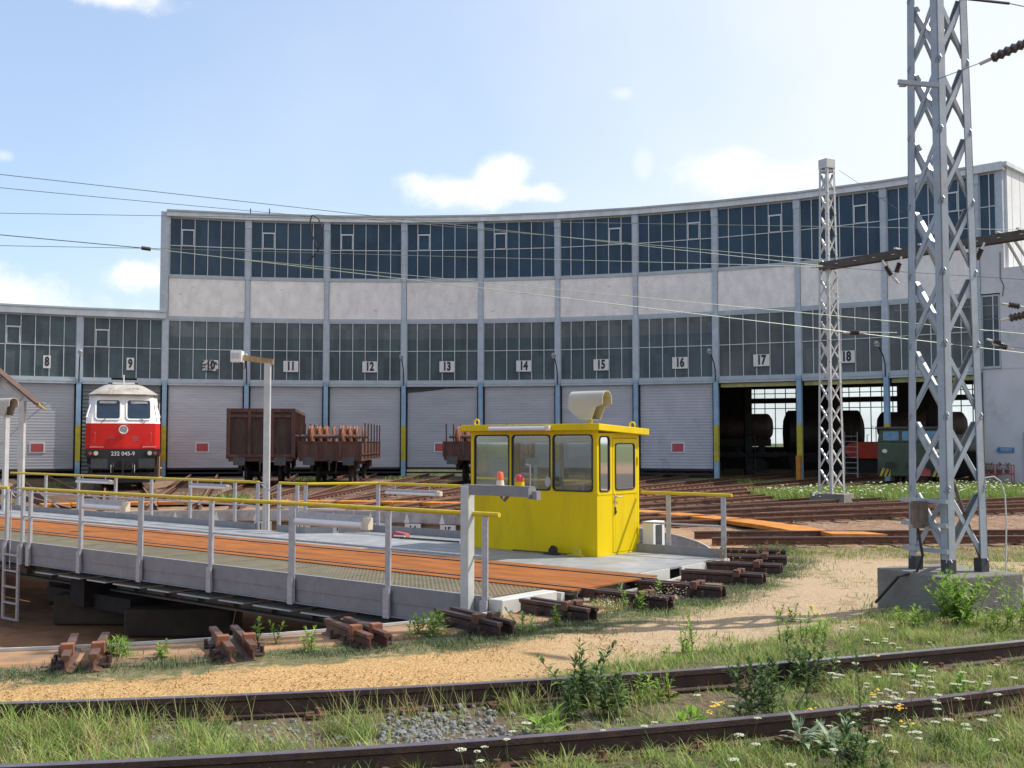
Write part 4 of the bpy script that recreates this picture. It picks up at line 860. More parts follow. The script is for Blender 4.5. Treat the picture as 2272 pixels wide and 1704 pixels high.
# inside
mb = MB(); mb.box(.1, CW-.5, .06, .42, .78, .84); mb.box(.15, 1.0, .08, .4, .1, .78); part('desk', mb, M['beige_hood'], cb)
mb = MB(); mb.box(.35, .8, .13, .38, .84, .98); mb.box(1.3, 1.36, .2, .23, .84, 1.5); mb.tube([(.95, .15, .84), (.88, .12, 1.65)], .014, 6); part('controls', mb, M['white'], cb)
mb = MB(); mb.box(.38, .60, .020, .024, 1.30, 1.62); mb.box(.61, .83, .021, .025, 1.31, 1.63); part('paper_notice', mb, M['white'], cb)
mb = MB(); mb.box(2.2, 2.5, .3, .5, .85, 1.15); mb.box(2.0, 2.5, .7, 1.1, .45, .52); mb.box(2.0, 2.5, 1.08, 1.14, .5, 1.2); part('seat', mb, M['axle'], cb)
mb = MB(); mb.cyl((1.86, -.14, 1.22), (1.87, -.12, 1.22), .09, 18); mb.tube([(1.78, .0, 1.35), (1.86, -.13, 1.3)], .008, 5); part('mirror', mb, M['white_rail'], cb)
mb = MB(); mb.box(.1, CW-.1, CD-.06, CD-.045, .05, 1.0); mb.box(1.15, 1.2, CD-.12, CD-.05, .9, 1.95); part('lining', mb, M['beige_hood'], cb)
part('floor', MB().box(th, CW-th, th, CD-th, .0, .03), M['deck_grey'], cb)
# white box behind the cabin
t_ = thing('equipment_box', 'small white framed equipment box beside the back corner of the yellow cabin', 'equipment box', br(9.25, 4.12, -.35), R_(PHI))
mb = MB(); mb.box(-.1, .12, 0, .38, .0, .86); part('box', mb, M['white'], t_, bevel=.01); part('grille', MB().box(.121, .128, .08, .28, .3, .80), M['mast_foot'], t_)
# loudspeaker hood on the roof
def hood(loc, rz, label):
    h_ = thing('signal_hood', label, 'signal hood', loc, rz, 'beige signal hoods')
    prof = []; r = .14
    for k in range(13): a = math.pi*k/12; prof.append((r*math.cos(a), .36+r*math.sin(a)))
    mb = MB(); n_ = len(prof)
    # half round hood, open at +x
    x0, x1 = -.38, .34
    for rr_ in (0, 1):
        pass
    outer = [(x0, y, z) for y, z in prof]+[(x1, y, z) for y, z in prof]; q_ = .90
    inner = [(x0+.02, y*q_, .36+(z-.36)*q_) for y, z in prof]+[(x1, y*q_, .36+(z-.36)*q_) for y, z in prof]
    fs = [(i, i+1, n_+i+1, n_+i) for i in range(n_-1)]
    mb._add(outer, [f[::-1] for f in fs]+[tuple(range(n_))]); mb._add(inner, fs+[tuple(range(n_))[::-1]])
    mb._add([outer[n_+i] for i in range(n_)]+[inner[n_+i] for i in range(n_)], [(i, i+1, n_+i+1, n_+i) for i in range(n_-1)])
    for s_ in (-1, 1):   # side cheeks tapering to the foot
        y0, y1 = sorted((s_*r, s_*r*q_)); mb._add([(x0, y0, .36), (x1, y0, .36), (x1, y0, .27), (.2, y0, .22), (.10, y0, 0), (-.12, y0, 0), (-.31, y0, .13), (x0, y0, .20)]+[(x0, y1, .36), (x1, y1, .36), (x1, y1, .27), (.2, y1, .22), (.10, y1, 0), (-.12, y1, 0), (-.31, y1, .13), (x0, y1, .20)],
                [tuple(range(8)), tuple(range(8, 16))[::-1]]+[(i, 8+i, 8+(i+1) % 8, (i+1) % 8) for i in range(8)])
    part('hood', mb, M['beige_hood'], h_)
    mb = MB(); mb._add([(x0, -r, .36), (x0, r, .36), (-.31, r, .13), (-.12, r, 0), (-.12, -r, 0), (-.31, -r, .13)], [(0, 1, 2, 5), (5, 2, 3, 4)]); mb.box(-.16, .09, -r*.9, r*.9, 0, .012); part('back', mb, M['beige_hood'], h_)
    part('baffle', MB().prism_y([(.0, .012), (.07, .012), (.13, .26), (.06, .34), (.0, .3)], -.075, -.065), M['white'], h_)
    return h_
hd = hood(br(6.33+CW-.42, 2.78+.42, 2.27), R_(PHI), 'beige half round signal hood on a short stem above the yellow cabin roof')
part('stem', MB().cyl((.0, 0, -.13), (.0, 0, .0), .035, 10), M['cabin_yellow'], hd)
# tools in front of the cabin
t_ = thing('track_tools', 'pair of brake shoes on a rod lying against the yellow cabin foot', 'track tools', br(8.2, 2.62, 0), R_(PHI))
part('rod', MB().tube([(-.75, 0, .02), (.5, .03, .02)], .014, 6), M['rail_rust'], t_)
for k, m_ in ((.12, 'dark'), (.62, 'gate_yellow')):
    mb = MB(); mb.box(k-.16, k+.14, -.05, .05, 0, .025); mb.prism_y([(k-.07, .02), (k+.09, .02), (k+.07, .12), (k-.0, .15), (k-.06, .09)], -.035, .035); part('brake_shoe', mb, M[m_], t_)
t_ = thing('hand_lamp', 'small red and white object lying on the far deck left of the cabin', 'tool box', br(4.05, 3.25, 0), R_(PHI))
part('case', MB().prism_y([(-.22, 0), (.2, 0), (.18, .09), (-.12, .12), (-.22, .05)], -.06, .06), M['sign_red'], t_, bevel=.005); part('handle', MB().tube([(-.1, -.08, .04), (.2, -.08, .04)], .018, 6), M['white'], t_)
t_ = tag(part('steel_bar', MB().tube([(0, 0, .02), (1.5, .05, .02)], .02, 6), M['mast_foot'], None, br(4.2, 3.1, 0), R_(PHI)), 'dark steel bar lying on the far deck left of the cabin', 'steel bar')
# floodlight pole on the far side of the deck
_d = ray(592, 1000); _n = Vector((-_s, _c)); _t = (2.98+_n.dot(Vector((CX, CY))))/_n.dot(Vector((_d.x, _d.y))); fpx, fpy = _d.x*_t, _d.y*_t
fp = thing('floodlight_pole', 'galvanised square pole with timber arm and white box lamp, behind the far handrail', 'light pole', (fpx, fpy, -.3), R_(0))
H_ = ony(592, 806, fpy).z+.3
part('pole', MB().box(-.065, .065, -.065, .065, 0, H_), M['mast_galv'], fp)
part('arm', MB().bar((.12, 0, H_+.03), (-.62, .0, H_+.13), .07, .12), M['timber'], fp)
lm = part('lamp_box', MB().box(-.80, -.55, -.12, .12, H_+.02, H_+.27), M['white'], fp, bevel=.01); part('lens', MB().box(-.78, -.6, -.125, -.121, H_+.1, H_+.22), M['light_grey'], lm)
part('cable', MB().tube([(-.6, 0, H_+.02), (-.55, -.02, H_-.1), (-.5, 0, H_-.12), (-.5, 0, H_+.08)], .012, 6), M['black'], fp)
# posts at the far left of the bridge

q = ony(48, 1000, 31.5)
t_ = thing('canopy_frame', 'grey steel post carrying a sloping brown board at the far left', 'canopy frame', (q.x, q.y, -.3))
part('post', MB().box(-.075, .075, -.075, .075, 0, ony(48, 890, 31.5).z+.3), M['mast_galv'], t_)
a_ = ony(-60, 780, 31.5)-q; b2 = ony(90, 905, 31.5)-q; z_ = q.z+.3; a_.z += z_; b2.z += z_
part('brown_board', MB().bar(a_+Vector((0, -.1, .1)), b2+Vector((0, -.1, .1)), .5, .05), M['timber_red'], t_)
a2 = a_+Vector((0, -.1, -.12)); c2 = ony(48, 885, 31.5)-q; c2.z += z_; part('arm', MB().bar(a2, c2, .09, .16), M['light_grey'], t_)
part('tip', MB().tube([b2+Vector((-.05, -.1, .1)), b2+Vector((.18, -.1, -.06))], [.07, .02], 8), M['timber'], t_)
part('lamp_box', MB().box(ony(5, 850, 31.5).x-q.x-.22, ony(5, 850, 31.5).x-q.x, -.2, 0, ony(0, 853, 31.5).z+.3, ony(0, 836, 31.5).z+.3), M['white'], t_)
q = ony(15, 923, 30.5); hd2 = hood((q.x, q.y, q.z), R_(-35), 'beige half round signal hood on a pole at the far left edge')
part('pole', MB().box(-.06, .06, -.06, .06, -q.z-.3, 0), M['mast_galv'], hd2)
# concrete plinths in the pit
def plinth(u0, u1, vb, zt_, dpt, label, rz=0):
    p0 = onz(u0, vb, -1.58); p1 = onz(u1, vb, -1.58); w_ = (p1-p0).length; c_ = (p0+p1)/2
    t_ = tag(part('concrete_block', MB().box(-w_/2, w_/2, 0, dpt, -1.6+1.58, zt_+1.58), M['dark_concrete'], None, (c_.x, c_.y, -1.58), math.atan2(p1.y-p0.y, p1.x-p0.x)+rz, bevel=.05), label, 'concrete block', 'concrete blocks in the pit')
plinth(116, 350, 1385, -1.02, .7, 'dark concrete block under the left part of the bridge'); plinth(272, 515, 1412, -1.1, .8, 'dark concrete block in the pit nearest to the stub rails'); plinth(105, 300, 1340, -.85, 1.2, 'dark concrete block farther back under the bridge'); plinth(380, 470, 1352, -1.0, .6, 'short concrete block under the middle of the bridge')
# ============================================================ vehicles
def wheelset(parent, y, r=.46, m='dark', name='wheelset'):
    mb = MB(); mb.cyl((-.75, y, r), (.75, y, r), .09, 10)
    for s_ in (-1, 1): mb.lathe([(0, -.07), (r, -.07), (r, .05), (r+.03, .05), (r+.03, .07), (0, .07)], (0, 0, 0), 24)
    # rotate the last two discs onto the axle
    n_ = 24*6; k = len(mb.v)-2*n_
    for idx, s_ in ((0, -1), (1, 1)):
        for j in range(n_):
            x, yy, z = mb.v[k+idx*n_+j]; mb.v[k+idx*n_+j] = (s_*.75-s_*z, y+x, r+yy)
    return part(name, mb, M[m], parent)
# --- red and white diesel locomotive
lo = thing('locomotive', 'red and white diesel locomotive with black skirt numbered 232 045-9, in front of door 9', 'locomotive', pol(25.2, 110.3, 0), R_(110.3-90))
LL = 18.6
KEY = [(1.60, 1.47, .0), (1.66, 1.475, .0), (2.62, 1.47, .10), (2.66, 1.47, .10), (2.86, 1.44, .20), (3.62, 1.24, .62), (3.84, 1.17, .66), (3.92, 1.20, .56)]
def prof_at(z):
    for (z0, h0, y0), (z1, h1, y1) in zip(KEY, KEY[1:]):
        if z <= z1: t_ = (z-z0)/(z1-z0); return h0+(h1-h0)*t_, y0+(y1-y0)*t_
    return KEY[-1][1:]
def lring(z, L_=LL):
    h_, y_ = prof_at(z); hs = max(h_, 1.47-max(0, z-2.86)*.12)
    return [(-hs, L_, z), (-hs, y_+.62, z), (-h_, y_+.26, z), (-h_*.86, y_+.10, z), (-.06, y_, z), (.06, y_, z), (h_*.86, y_+.10, z), (h_, y_+.26, z), (hs, y_+.62, z), (hs, L_, z)]
def loft(zs, mb=None, L_=LL):
    mb = mb or MB(); rr_ = [lring(z, L_) for z in zs]; n_ = 10; vs = [p for r in rr_ for p in r]; fs = []
    for i in range(len(zs)-1):
        for k in range(n_): fs.append((i*n_+k, i*n_+(k+1) % n_, (i+1)*n_+(k+1) % n_, (i+1)*n_+k))
    return mb._add(vs, fs)
lower = loft([1.60, 1.66, 2.62, 2.66]); part('lower_body', lower, M['loco_red'], lo)
up = loft([2.66, 2.86, 3.1, 3.35, 3.62, 3.84]); part('upper_body', up, M['loco_white'], lo)
part('stripe', MB().bar((-1.30, .075, 1.68), (1.30, .075, 1.68), .03, .02), M['loco_white'], lo)
# roof
mb = MB(); rings = []
for z, h_, y_ in ((3.84, 1.27, .55), (3.90, 1.25, .46), (4.06, 1.06, .72), (4.22, .84, 1.15), (4.34, .66, 1.7), (4.40, .5, 2.1)):
    hs = h_ if z > 3.95 else 1.42
    hs = {3.84: 1.40, 3.90: 1.39, 4.06: 1.18, 4.22: .95, 4.34: .78, 4.40: .6}[z]
    rings.append([(-hs, LL, z), (-hs, y_+.55, z), (-h_*.9, y_+.2, z), (-h_*.5, y_+.03, z), (0, y_, z), (h_*.5, y_+.03, z), (h_*.9, y_+.2, z), (hs, y_+.55, z), (hs, LL, z)])
vs = [p for r in rings for p in r]; fs = []
for i in range(len(rings)-1):
    for k in range(9): fs.append((i*9+k, i*9+(k+1) % 9, (i+1)*9+(k+1) % 9, (i+1)*9+k))
fs.append(tuple(len(vs)-9+k for k in range(9))); fs.append(tuple(range(9))[::-1]); mb._add(vs, fs); part('roof', mb, M['loco_roof'], lo)
mb = MB(); mb.box(-.45, .45, 1.9, 2.4, 4.38, 4.46); mb.cyl((0.0, 1.8, 4.34), (0.0, 1.8, 4.78), .03, 8); mb.box(-.55, -.35, .95, 1.1, 4.14, 4.2); mb.box(.4, .62, .95, 1.1, 4.14, 4.2); part('aerial', mb, M['loco_white'], lo)
part('roof_hatch', MB().box(-.62, .62, 3.0, 6, 4.36, 4.5), M['mast_foot'], lo)
# windscreens follow the sloping nose
def nose(off):
    def f(x, y, z):
        h_, yy = prof_at(z); t_ = min(1, max(0, (abs(x)-.06)/(h_*.86-.06))); return (x, yy+.10*t_-off+y, z)
    return f
for s_ in (-1, 1):
    x0, x1 = sorted((s_*.09, s_*1.12))
    vs = MB(); 
    fr_ = part('windscreen_frame', MB().rrect(x0, x1, 2.80, 3.70, .15, -.035, .03, hole=.06, f=nose(.012)), M['loco_white'], lo)
    part('windscreen', MB().rrect(x0+.055, x1-.055, 2.86, 3.64, .1, -.012, .01, f=nose(.012)), M['loco_glass'], fr_)
    part('seal', MB().rrect(x0+.05, x1-.05, 2.855, 3.645, .1, -.02, .01, hole=.018, f=nose(.012)), M['black'], fr_)
    part('wiper', MB().tube([(s_*.86, .16, 2.70), (s_*.68, .18, 2.90)], .014, 6), M['axle'], lo)
    part('blind', MB().box(min(s_*.28, s_*.95), max(s_*.28, s_*.95), .56, .58, 3.50, 3.60), M['light_grey'], lo)
    part('side_window', MB().box(s_*1.478-.012, s_*1.478+.012, .95, 1.55, 2.9, 3.55), M['loco_glass'], lo)
    part('corner_trim', MB().tube([(s_*1.45, .27, 2.9), (s_*1.27, .78, 3.6)], .03, 6), M['loco_white'], lo)
    hx = s_*1.16
    hl = part('headlight', MB().rrect(hx-.25, hx+.25, 1.30, 1.55, .07, -.06, .05), M['black'], lo, label='pair of round lamps beside the number')
    part('lens', MB().cyl((hx-s_*.11, -.075, 1.425), (hx-s_*.11, -.05, 1.425), .09, 16), M['cream'], hl); part('lens', MB().cyl((hx+s_*.11, -.072, 1.425), (hx+s_*.11, -.05, 1.425), .07, 16), M['sign_red'], hl)
    bf = part('buffer', MB().rrect(s_*.92-.32, s_*.92+.32, .82, 1.20, .05, -.52, -.46), M['buffer'], lo); part('shank', MB().cyl((s_*.92, -.46, 1.03), (s_*.92, .0, 1.03), .14, 14), M['dark'], bf)
    part('grab_iron', MB().tube([(s_*1.1, .06, 1.8), (s_*1.1, -.02, 1.85), (s_*1.1, .02, 2.25), (s_*1.1, .07, 2.3)], .012, 5), M['sign_red'], lo)
    part('hose', MB().tube([(s_*.38, -.02, 1.0), (s_*.38, -.16, .8), (s_*.34, -.12, .5)], .025, 7), M['black'], lo)
    part('pipe_tap', MB().tube([(s_*.46, -.08, .95), (s_*.46, -.1, .62)], .013, 5), M['white'], lo)
top = part('top_headlight', MB().lathe([(.19, 0), (.19, .04), (.15, .05), (.13, .03)], (0, 0, 0), 24), M['loco_white'], lo, (0, .02, 2.40)); top.rotation_euler = (R_(90), 0, 0)
ln = part('lens', MB().lathe([(0, .01), (.135, .01), (.1, .035), (0, .045)], (0, 0, 0), 20), M['white_rail'], top)
mb = MB(); mb.tube([(-.36, .0, 2.42), (-.36, -.03, 2.52), (-.26, -.03, 2.53)], .012, 5); mb.tube([(-.2, -.03, 2.6), (0, -.05, 2.64), (.22, -.03, 2.56), (.26, .0, 2.4)], .014, 5); part('nose_rail', mb, M['sign_red'], lo)
mb = MB(); mb.box(.35, .58, .06, .075, 1.92, 2.12); part('grille', mb, M['sign_red'], lo)
mb = MB(); mb.box(-.55, -.33, .055, .07, 2.02, 2.10); part('badge', mb, M['sign_red'], lo)
mb = MB(); mb.prism_y([(-1.46, 1.60), (1.46, 1.60), (1.46, 1.3), (1.2, 1.18), (1.2, .75), (-1.2, .75), (-1.2, 1.18), (-1.46, 1.3)], -.0, .8)
mb.box(-1.4, 1.4, .8, LL, .95, 1.6); part('skirt', mb, M['black'], lo)
part('number_text', text_mesh('232 045-9', .23, M['white'], .004, 1.0, .003), None, lo, (0, -.012, 1.40))
mb = MB(); mb.box(-.12, .12, -.35, 0, .95, 1.15); mb.box(-.05, .05, -.42, -.35, .8, 1.2); mb.box(-.03, .03, -.45, -.42, .55, .85); part('coupling', mb, M['dark'], lo)
mb = MB(); mb.box(-1.3, 1.3, .1, .16, .2, .62); mb.box(-1.35, -1.25, .16, 3, .3, .8); mb.box(1.25, 1.35, .16, 3, .3, .8); part('snow_plough', mb, M['dark'], lo)
mb = MB(); mb.box(1.46, 1.50, .8, 1.4, .35, 1.6); mb.box(1.46, 1.6, .8, 1.4, .35, .4); mb.box(1.46, 1.6, .8, 1.4, .75, .8); part('step', mb, M['light_grey'], lo)
for y in (1.4, 3.2, 5.0, LL-5, LL-3.2, LL-1.4): wheelset(lo, y, .5)
mb = MB()
for y0 in (.9, LL-5.6): mb.box(-1.2, -.95, y0, y0+4.7, .45, .85); mb.box(.95, 1.2, y0, y0+4.7, .45, .85)
mb.box(-1.2, 1.2, 6.5, LL-6.5, .3, .95); part('bogie_frame', mb, M['dark'], lo)
# --- tall open wagon
ow = thing('open_wagon', 'tall sided rusty brown open goods wagon standing before door 11', 'wagon', pol(27.2, 98.0, 0), R_(98.0-90))
WL = 9.6
def wagon_base(o, L_, hw_=1.4, zt_=1.25):
    mb = MB(); mb.box(-hw_, hw_, 0, L_, zt_-.22, zt_); mb.box(-.9, -.8, .1, L_-.1, .8, zt_-.22); mb.box(.8, .9, .1, L_-.1, .8, zt_-.22); part('underframe', mb, M['wagon_rust'], o)
    for s_ in (-1, 1):
        bf = part('buffer', MB().rrect(s_*.88-.25, s_*.88+.25, .86, 1.21, .04, -.58, -.53), M['buffer'], o); part('shank', MB().cyl((s_*.88, -.53, 1.04), (s_*.88, 0, 1.04), .11, 12), M['dark'], bf)
    mb = MB(); mb.box(-.08, .08, -.3, 0, .95, 1.1); mb.box(-.03, .03, -.36, -.3, .6, 1.15); mb.tube([(.3, -.02, 1.0), (.3, -.15, .8), (.26, -.1, .5)], .025, 6); part('coupling', mb, M['dark'], o)
    for y in (1.7, 2.0+1.5, L_-1.7): wheelset(o, y)
    for y in (1.7, L_-1.7): [part('axle_guard', MB().box(s_*1.0-.08, s_*1.0+.08, y-.6, y+.6, .55, .95), M['dark'], o) for s_ in (-1, 1)]
    part('brake_gear', MB().box(-.7, .7, L_*.4, L_*.6, .45, .9), M['dark'], o)
wagon_base(ow, WL)
mb = MB(); mb.box(-1.36, 1.36, 0, .05, 1.25, 3.22); part('end_panel', mb, M['wagon_end'], ow)
mb = MB(); mb.box(-1.46, 1.46, -.05, .1, 3.22, 3.38); mb.box(-1.42, 1.42, -.07, .0, 2.98, 3.10)
for x in (-1.40, -.50, .50, 1.40): mb.box(x-.07, x+.07, -.10, 0, 1.22, 3.22)
for x in (-1.12, .1): pass
mb.box(-1.42, 1.42, -.08, 0, 1.22, 1.34); part('end_frame', mb, M['wagon_rust'], ow)
for s_ in (-1, 1):
    mb = MB(); x0, x1 = sorted((s_*1.36, s_*1.41)); mb.box(x0, x1, 0, WL, 1.25, 3.25)
    k = 0.0
    while k < WL: xa, xb = sorted((s_*1.41, s_*1.50)); mb.box(xa, xb, k, k+.09, 1.15, 3.25); k += .78
    xa, xb = sorted((s_*1.36, s_*1.50)); mb.box(xa, xb, -.02, WL, 3.25, 3.38); mb.box(xa, xb, 0, WL, 2.15, 2.22); part('side', mb, M['wagon_rust'], ow)
part('end_panel', MB().box(-1.36, 1.36, WL-.05, WL, 1.25, 3.22), M['wagon_end'], ow)
# --- flat wagons with wheelsets
def flat_wagon(loc, rz, label, nrows):
    o = thing('flat_wagon', label, 'wagon', loc, rz, 'flat wagons carrying wheelsets'); L_ = 9.0; wagon_base(o, L_, 1.40)
    mb = MB(); mb.box(-1.42, 1.42, -.0, .04, 1.25, 1.86); mb.box(-1.45, 1.45, -.03, .07, 1.86, 1.92)
    for x in (-1.4, -.45, .45, 1.38): mb.box(x-.05, x+.05, -.06, 0, 1.2, 1.86)
    part('end_board', mb, M['wagon_rust'], o)
    for s_ in (-1, 1):
        mb = MB(); x0, x1 = sorted((s_*1.38, s_*1.42)); mb.box(x0, x1, .05, L_, 1.25, 1.84); mb.box(min(s_*1.42, s_*1.46), max(s_*1.42, s_*1.46), 0, L_, 1.3, 1.36); part('side_board', mb, M['wagon_rust'], o)
    for k in range(6):
        for s_ in (-1, 1): part('stake', MB().box(s_*1.47-.03, s_*1.47+.03, .7+k*1.45, .76+k*1.45, 1.1, 2.75), M['wagon_rust'], o)
    part('floor_boards', MB().box(-1.36, 1.36, .05, L_, 1.25, 1.29), M['wood_sleeper'], o)
    part('end_board', MB().box(-1.42, 1.42, L_-.04, L_, 1.25, 1.9), M['wagon_rust'], o)
    return o, L_
def load(loc, rz, n_, lab):   # wheelsets are separate things resting on the wagon
    out = []
    for k in range(n_):
        side = -1 if k % 2 else 1
        t_ = thing('loose_wheelset', lab[k % len(lab)] if False else lab, 'wheelset', loc+Matrix.Rotation(rz, 3, 'Z') @ Vector(((k-(n_-1)/2)*.11, .55+.42*k, 1.92)), rz, 'wheelsets loaded on the flat wagons')
        mb = MB(); mb.cyl((-1.05, 0, .22), (1.05, 0, .22), .085, 10); part('axle', mb, M['axle'], t_)
        for s_ in (-1, 1):
            x = s_*.70+side*.14
            for w_ in (0,):
                mbw = MB(); mbw.lathe([(.09, -.06), (.09, .06), (.33, .04), (.36, .065), (.47, .065), (.50, .0), (.47, -.05), (.36, -.05), (.33, -.02), (.09, -.06)], (0, 0, 0), 22)
                mbw.v = [(x+z, xx, .22+yy) for xx, yy, z in mbw.v]; part('wheel', mbw, M['wheel_rust'], t_)
    return out
p1, r1 = pol(27.4, 91.6, 0), R_(91.6-90)
flat_wagon(p1, r1, 'low rusty wagon with stakes loaded with orange wheelsets, before door 12', 2)
for dx_, dlab in ((-.62, 'orange rusty wheelset in the stack on the wagon before door 12'),):
    load(p1, r1, 7, 'rusty orange wheelset standing on the low wagon before door 12')
p2, r2 = pol(29.8, 79.2, 0), R_(79.2-90)
flat_wagon(p2, r2, 'low rusty wagon with wheelsets partly hidden behind the yellow cabin', 1)
load(p2, r2, 5, 'rusty orange wheelset standing on the wagon behind the yellow cabin')
# --- vehicles in the shed
def tank(u, v, Y, rz, rr_, L_, m_, label):
    p = ony(u, v, Y); t_ = thing('tank_wagon', label, 'tank wagon', (p.x, p.y, 0), rz, 'dark tank wagons inside the roundhouse'); z = p.z
    mb = MB(); pr = [(0, -L_/2-.25), (rr_*.6, -L_/2-.18), (rr_*.92, -L_/2), (rr_, -L_/2+.12), (rr_, L_/2-.12), (rr_*.92, L_/2), (rr_*.6, L_/2+.18), (0, L_/2+.25)]
    mb.lathe(pr, (0, 0, 0), 28); mb.v = [(zz, x, z+y) for x, y, zz in mb.v]; part('tank', mb, M[m_], t_, smooth=True)
    mb = MB(); mb.box(-L_/2, L_/2, -.9, .9, z-rr_-.35, z-rr_+.1); mb.box(-L_/2-.5, L_/2+.5, -1.2, 1.2, .95, 1.2)
    for x in (-L_/2+.5, 0, L_/2-.5): mb.box(x-.1, x+.1, -.8, .8, 1.2, z-rr_+.2)
    part('frame', mb, M['dark'], t_)
    for x in (-L_/2+.6, L_/2-.6): 
        for s_ in (-1, 1): part('wheel', MB().cyl((x, s_*.75-.06, .46), (x, s_*.75+.06, .46), .46, 20), M['dark'], t_)
    mb = MB(); xx = L_/2-1.2
    for x in (xx, xx+.45): mb.tube([(x, -rr_-.25, .2), (x, -rr_-.1, z+rr_*.4)], .02, 5)
    for k in range(8): mb.tube([(xx, -rr_-.23, .4+k*.35), (xx+.45, -rr_-.23, .4+k*.35)], .015, 5)
    part('ladder', mb, M['axle'], t_); return t_
tank(1636, 948, 70, R_(-20), .85, 4.0, 'tank_brown', 'brown tank wagon seen at the left in the first open doorway')
tank(1826, 962, 71, R_(-10), 1.5, 4.6, 'tank_dark', 'large dark tank wagon filling the space between the first and second open doorways')
tank(2045, 945, 70, R_(-8), .9, 5.0, 'tank_brown', 'dark tank wagon above and behind the green shunter')
# green shunter
p = onz(2015, 1075, 0); gs_p = ony(2022, 1040, 51.0); 
gs = thing('shunting_locomotive', 'small green shunting locomotive with wide blue cab windows in the rightmost open doorway', 'locomotive', (gs_p.x, gs_p.y, 0), R_(-26))
hw_ = 1.55
mb = MB(); mb.box(-hw_, hw_, 0, 5, .35, 2.35); part('body', mb, M['green_loco'], gs, bevel=.06)
mb = MB(); mb.prism_y([(-hw_, 2.36), (hw_, 2.36), (hw_-.1, 3.15), (-hw_+.1, 3.15)], .12, 4.9); part('cab', mb, M['green_loco'], gs, bevel=.04)
mb = MB(); mb.box(-hw_-.02, hw_+.02, .0, 5, 3.15, 3.28); part('roof', mb, M['mast_foot'], gs, bevel=.03)
shg = mat('cab_window_blue', (.10, .22, .36), .15, 0, .15, 3); 
for k in range(3): x = -1.28+k*.88; part('window', MB().rrect(x, x+.72, 2.48, 3.02, .07, .085, .118), shg, gs)
for s_ in (-1, 1):
    part('headlight', MB().cyl((s_*1.2, -.06, 1.85), (s_*1.2, .02, 1.85), .13, 16), M['white_rail'], gs); part('lens', MB().cyl((s_*1.2, -.07, 1.85), (s_*1.2, -.05, 1.85), .09, 14), M['cream'], gs)
    bf = part('buffer', MB().cyl((s_*.9, -.5, 1.02), (s_*.9, -.45, 1.02), .24, 18), M['dark'], gs); part('shank', MB().cyl((s_*.9, -.45, 1.02), (s_*.9, 0, 1.02), .12, 10), M['dark'], bf)
    mb = MB(); mb.box(s_*1.2-.28, s_*1.2+.28, -.02, -.005, .35, .85); mb.cur = 1
    for k in range(3): x = s_*1.2-.26+k*.2; mb._add([(x, -.024, .36), (x+.1, -.024, .36), (x+.28 if x+.28 < s_*1.2+.28 else s_*1.2+.28, -.024, .84), (x+.14, -.024, .84)], [(0, 1, 2, 3)])
    part('warning_stripes', mb, [M['black'], M['gate_yellow']], gs)
part('coupling', MB().box(-.15, .15, -.4, 0, .85, 1.2), M['dark'], gs); part('red_panel', MB().box(.1, .85, -.03, -.005, .4, .95), M['sign_red'], gs)
for y in (1, 3.8): wheelset(gs, y)
# red machine and steel steps
gs.scale = (.97, .85, .79)
p = ony(1928, 998, 64)
t_ = thing('red_machine', 'bright red machine body behind the lattice mast in the open doorway', 'machine', (p.x, p.y, 0), R_(-20)); mb = MB(); mb.box(-.9, 1.1, 0, 1.2, .9, 1.9); mb.cyl((-.95, .3, 1.4), (-.8, .9, 1.4), .45, 16); part('body', mb, mat('machine_red', (.65, .04, .01), .5), t_, bevel=.05)
mb = MB(); [mb.tube([(x, .2, 1.9), (x, .2, 2.3+.5*(k % 3 != 0)), (x+.12, .2, 2.3+.5*(k % 3 != 0))], .025, 5) for k, x in enumerate((-.1, .15, .4, .6, .85))]; mb.box(-.8, 1, .3, .9, .1, .9); part('pipes', mb, M['dark'], t_)
for u, nm in ((1888, 'steel step ladder between the dark tank and the green shunter'), (2125, 'steel step ladder right of the green shunter behind the large mast')):
    p = ony(u, 1040, 62); t_ = thing('step_ladder', nm, 'ladder', (p.x, p.y, -.15), R_(-20), 'step ladders in the doorways'); mb = MB()
    for x in (-.35, .35): mb.tube([(x, 0, 0), (x, .5, 2.6)], .025, 6); mb.tube([(x, .9, 0), (x, .55, 2.6)], .02, 6)
    for k in range(8): mb.box(-.35, .35, .02+k*.06, .2+k*.06, .25+k*.3, .28+k*.3)
    part('frame', mb, M['light_grey'], t_)
p = ony(2170, 985, 61); t_ = thing('white_cylinder', 'pale cylindrical tank with a round end right of the large mast in the doorway', 'tank', (p.x-.4, p.y, -.15), R_(-12))
mb = MB(); mb.lathe([(0, -1.3), (.42, -1.2), (.5, -1.1), (.5, 1.3), (0, 1.4)], (0, 0, 0), 20); mb.v = [(zz, x, 1.95+y) for x, y, zz in mb.v]; part('tank', mb, M['light_grey'], t_, smooth=True); mb = MB(); mb.box(-1.0, 1.1, -.4, .4, 0, 1.5); part('stand', mb, M['dark'], t_)
p = bay_frame(8); t_ = tag(part('orange_post_guard', MB().box(-.12, .12, -.1, .1, 0, 1.3), M['orange_wood'], None, post_frame(9)[0]+Vector((-.18, -.32, -.15)), post_frame(9)[1]), 'orange guard post at the foot of the column between doors 17 and 18', 'guard post')
p = post_frame(1); t_ = tag(part('orange_post_guard', MB().box(-.12, .12, -.1, .1, 0, 1.4), M['orange_wood'], None, p[0]+Vector((-.1, -.4, -.15)), p[1]), 'rusty orange guard post at the foot of the column just right of the locomotive', 'guard post')
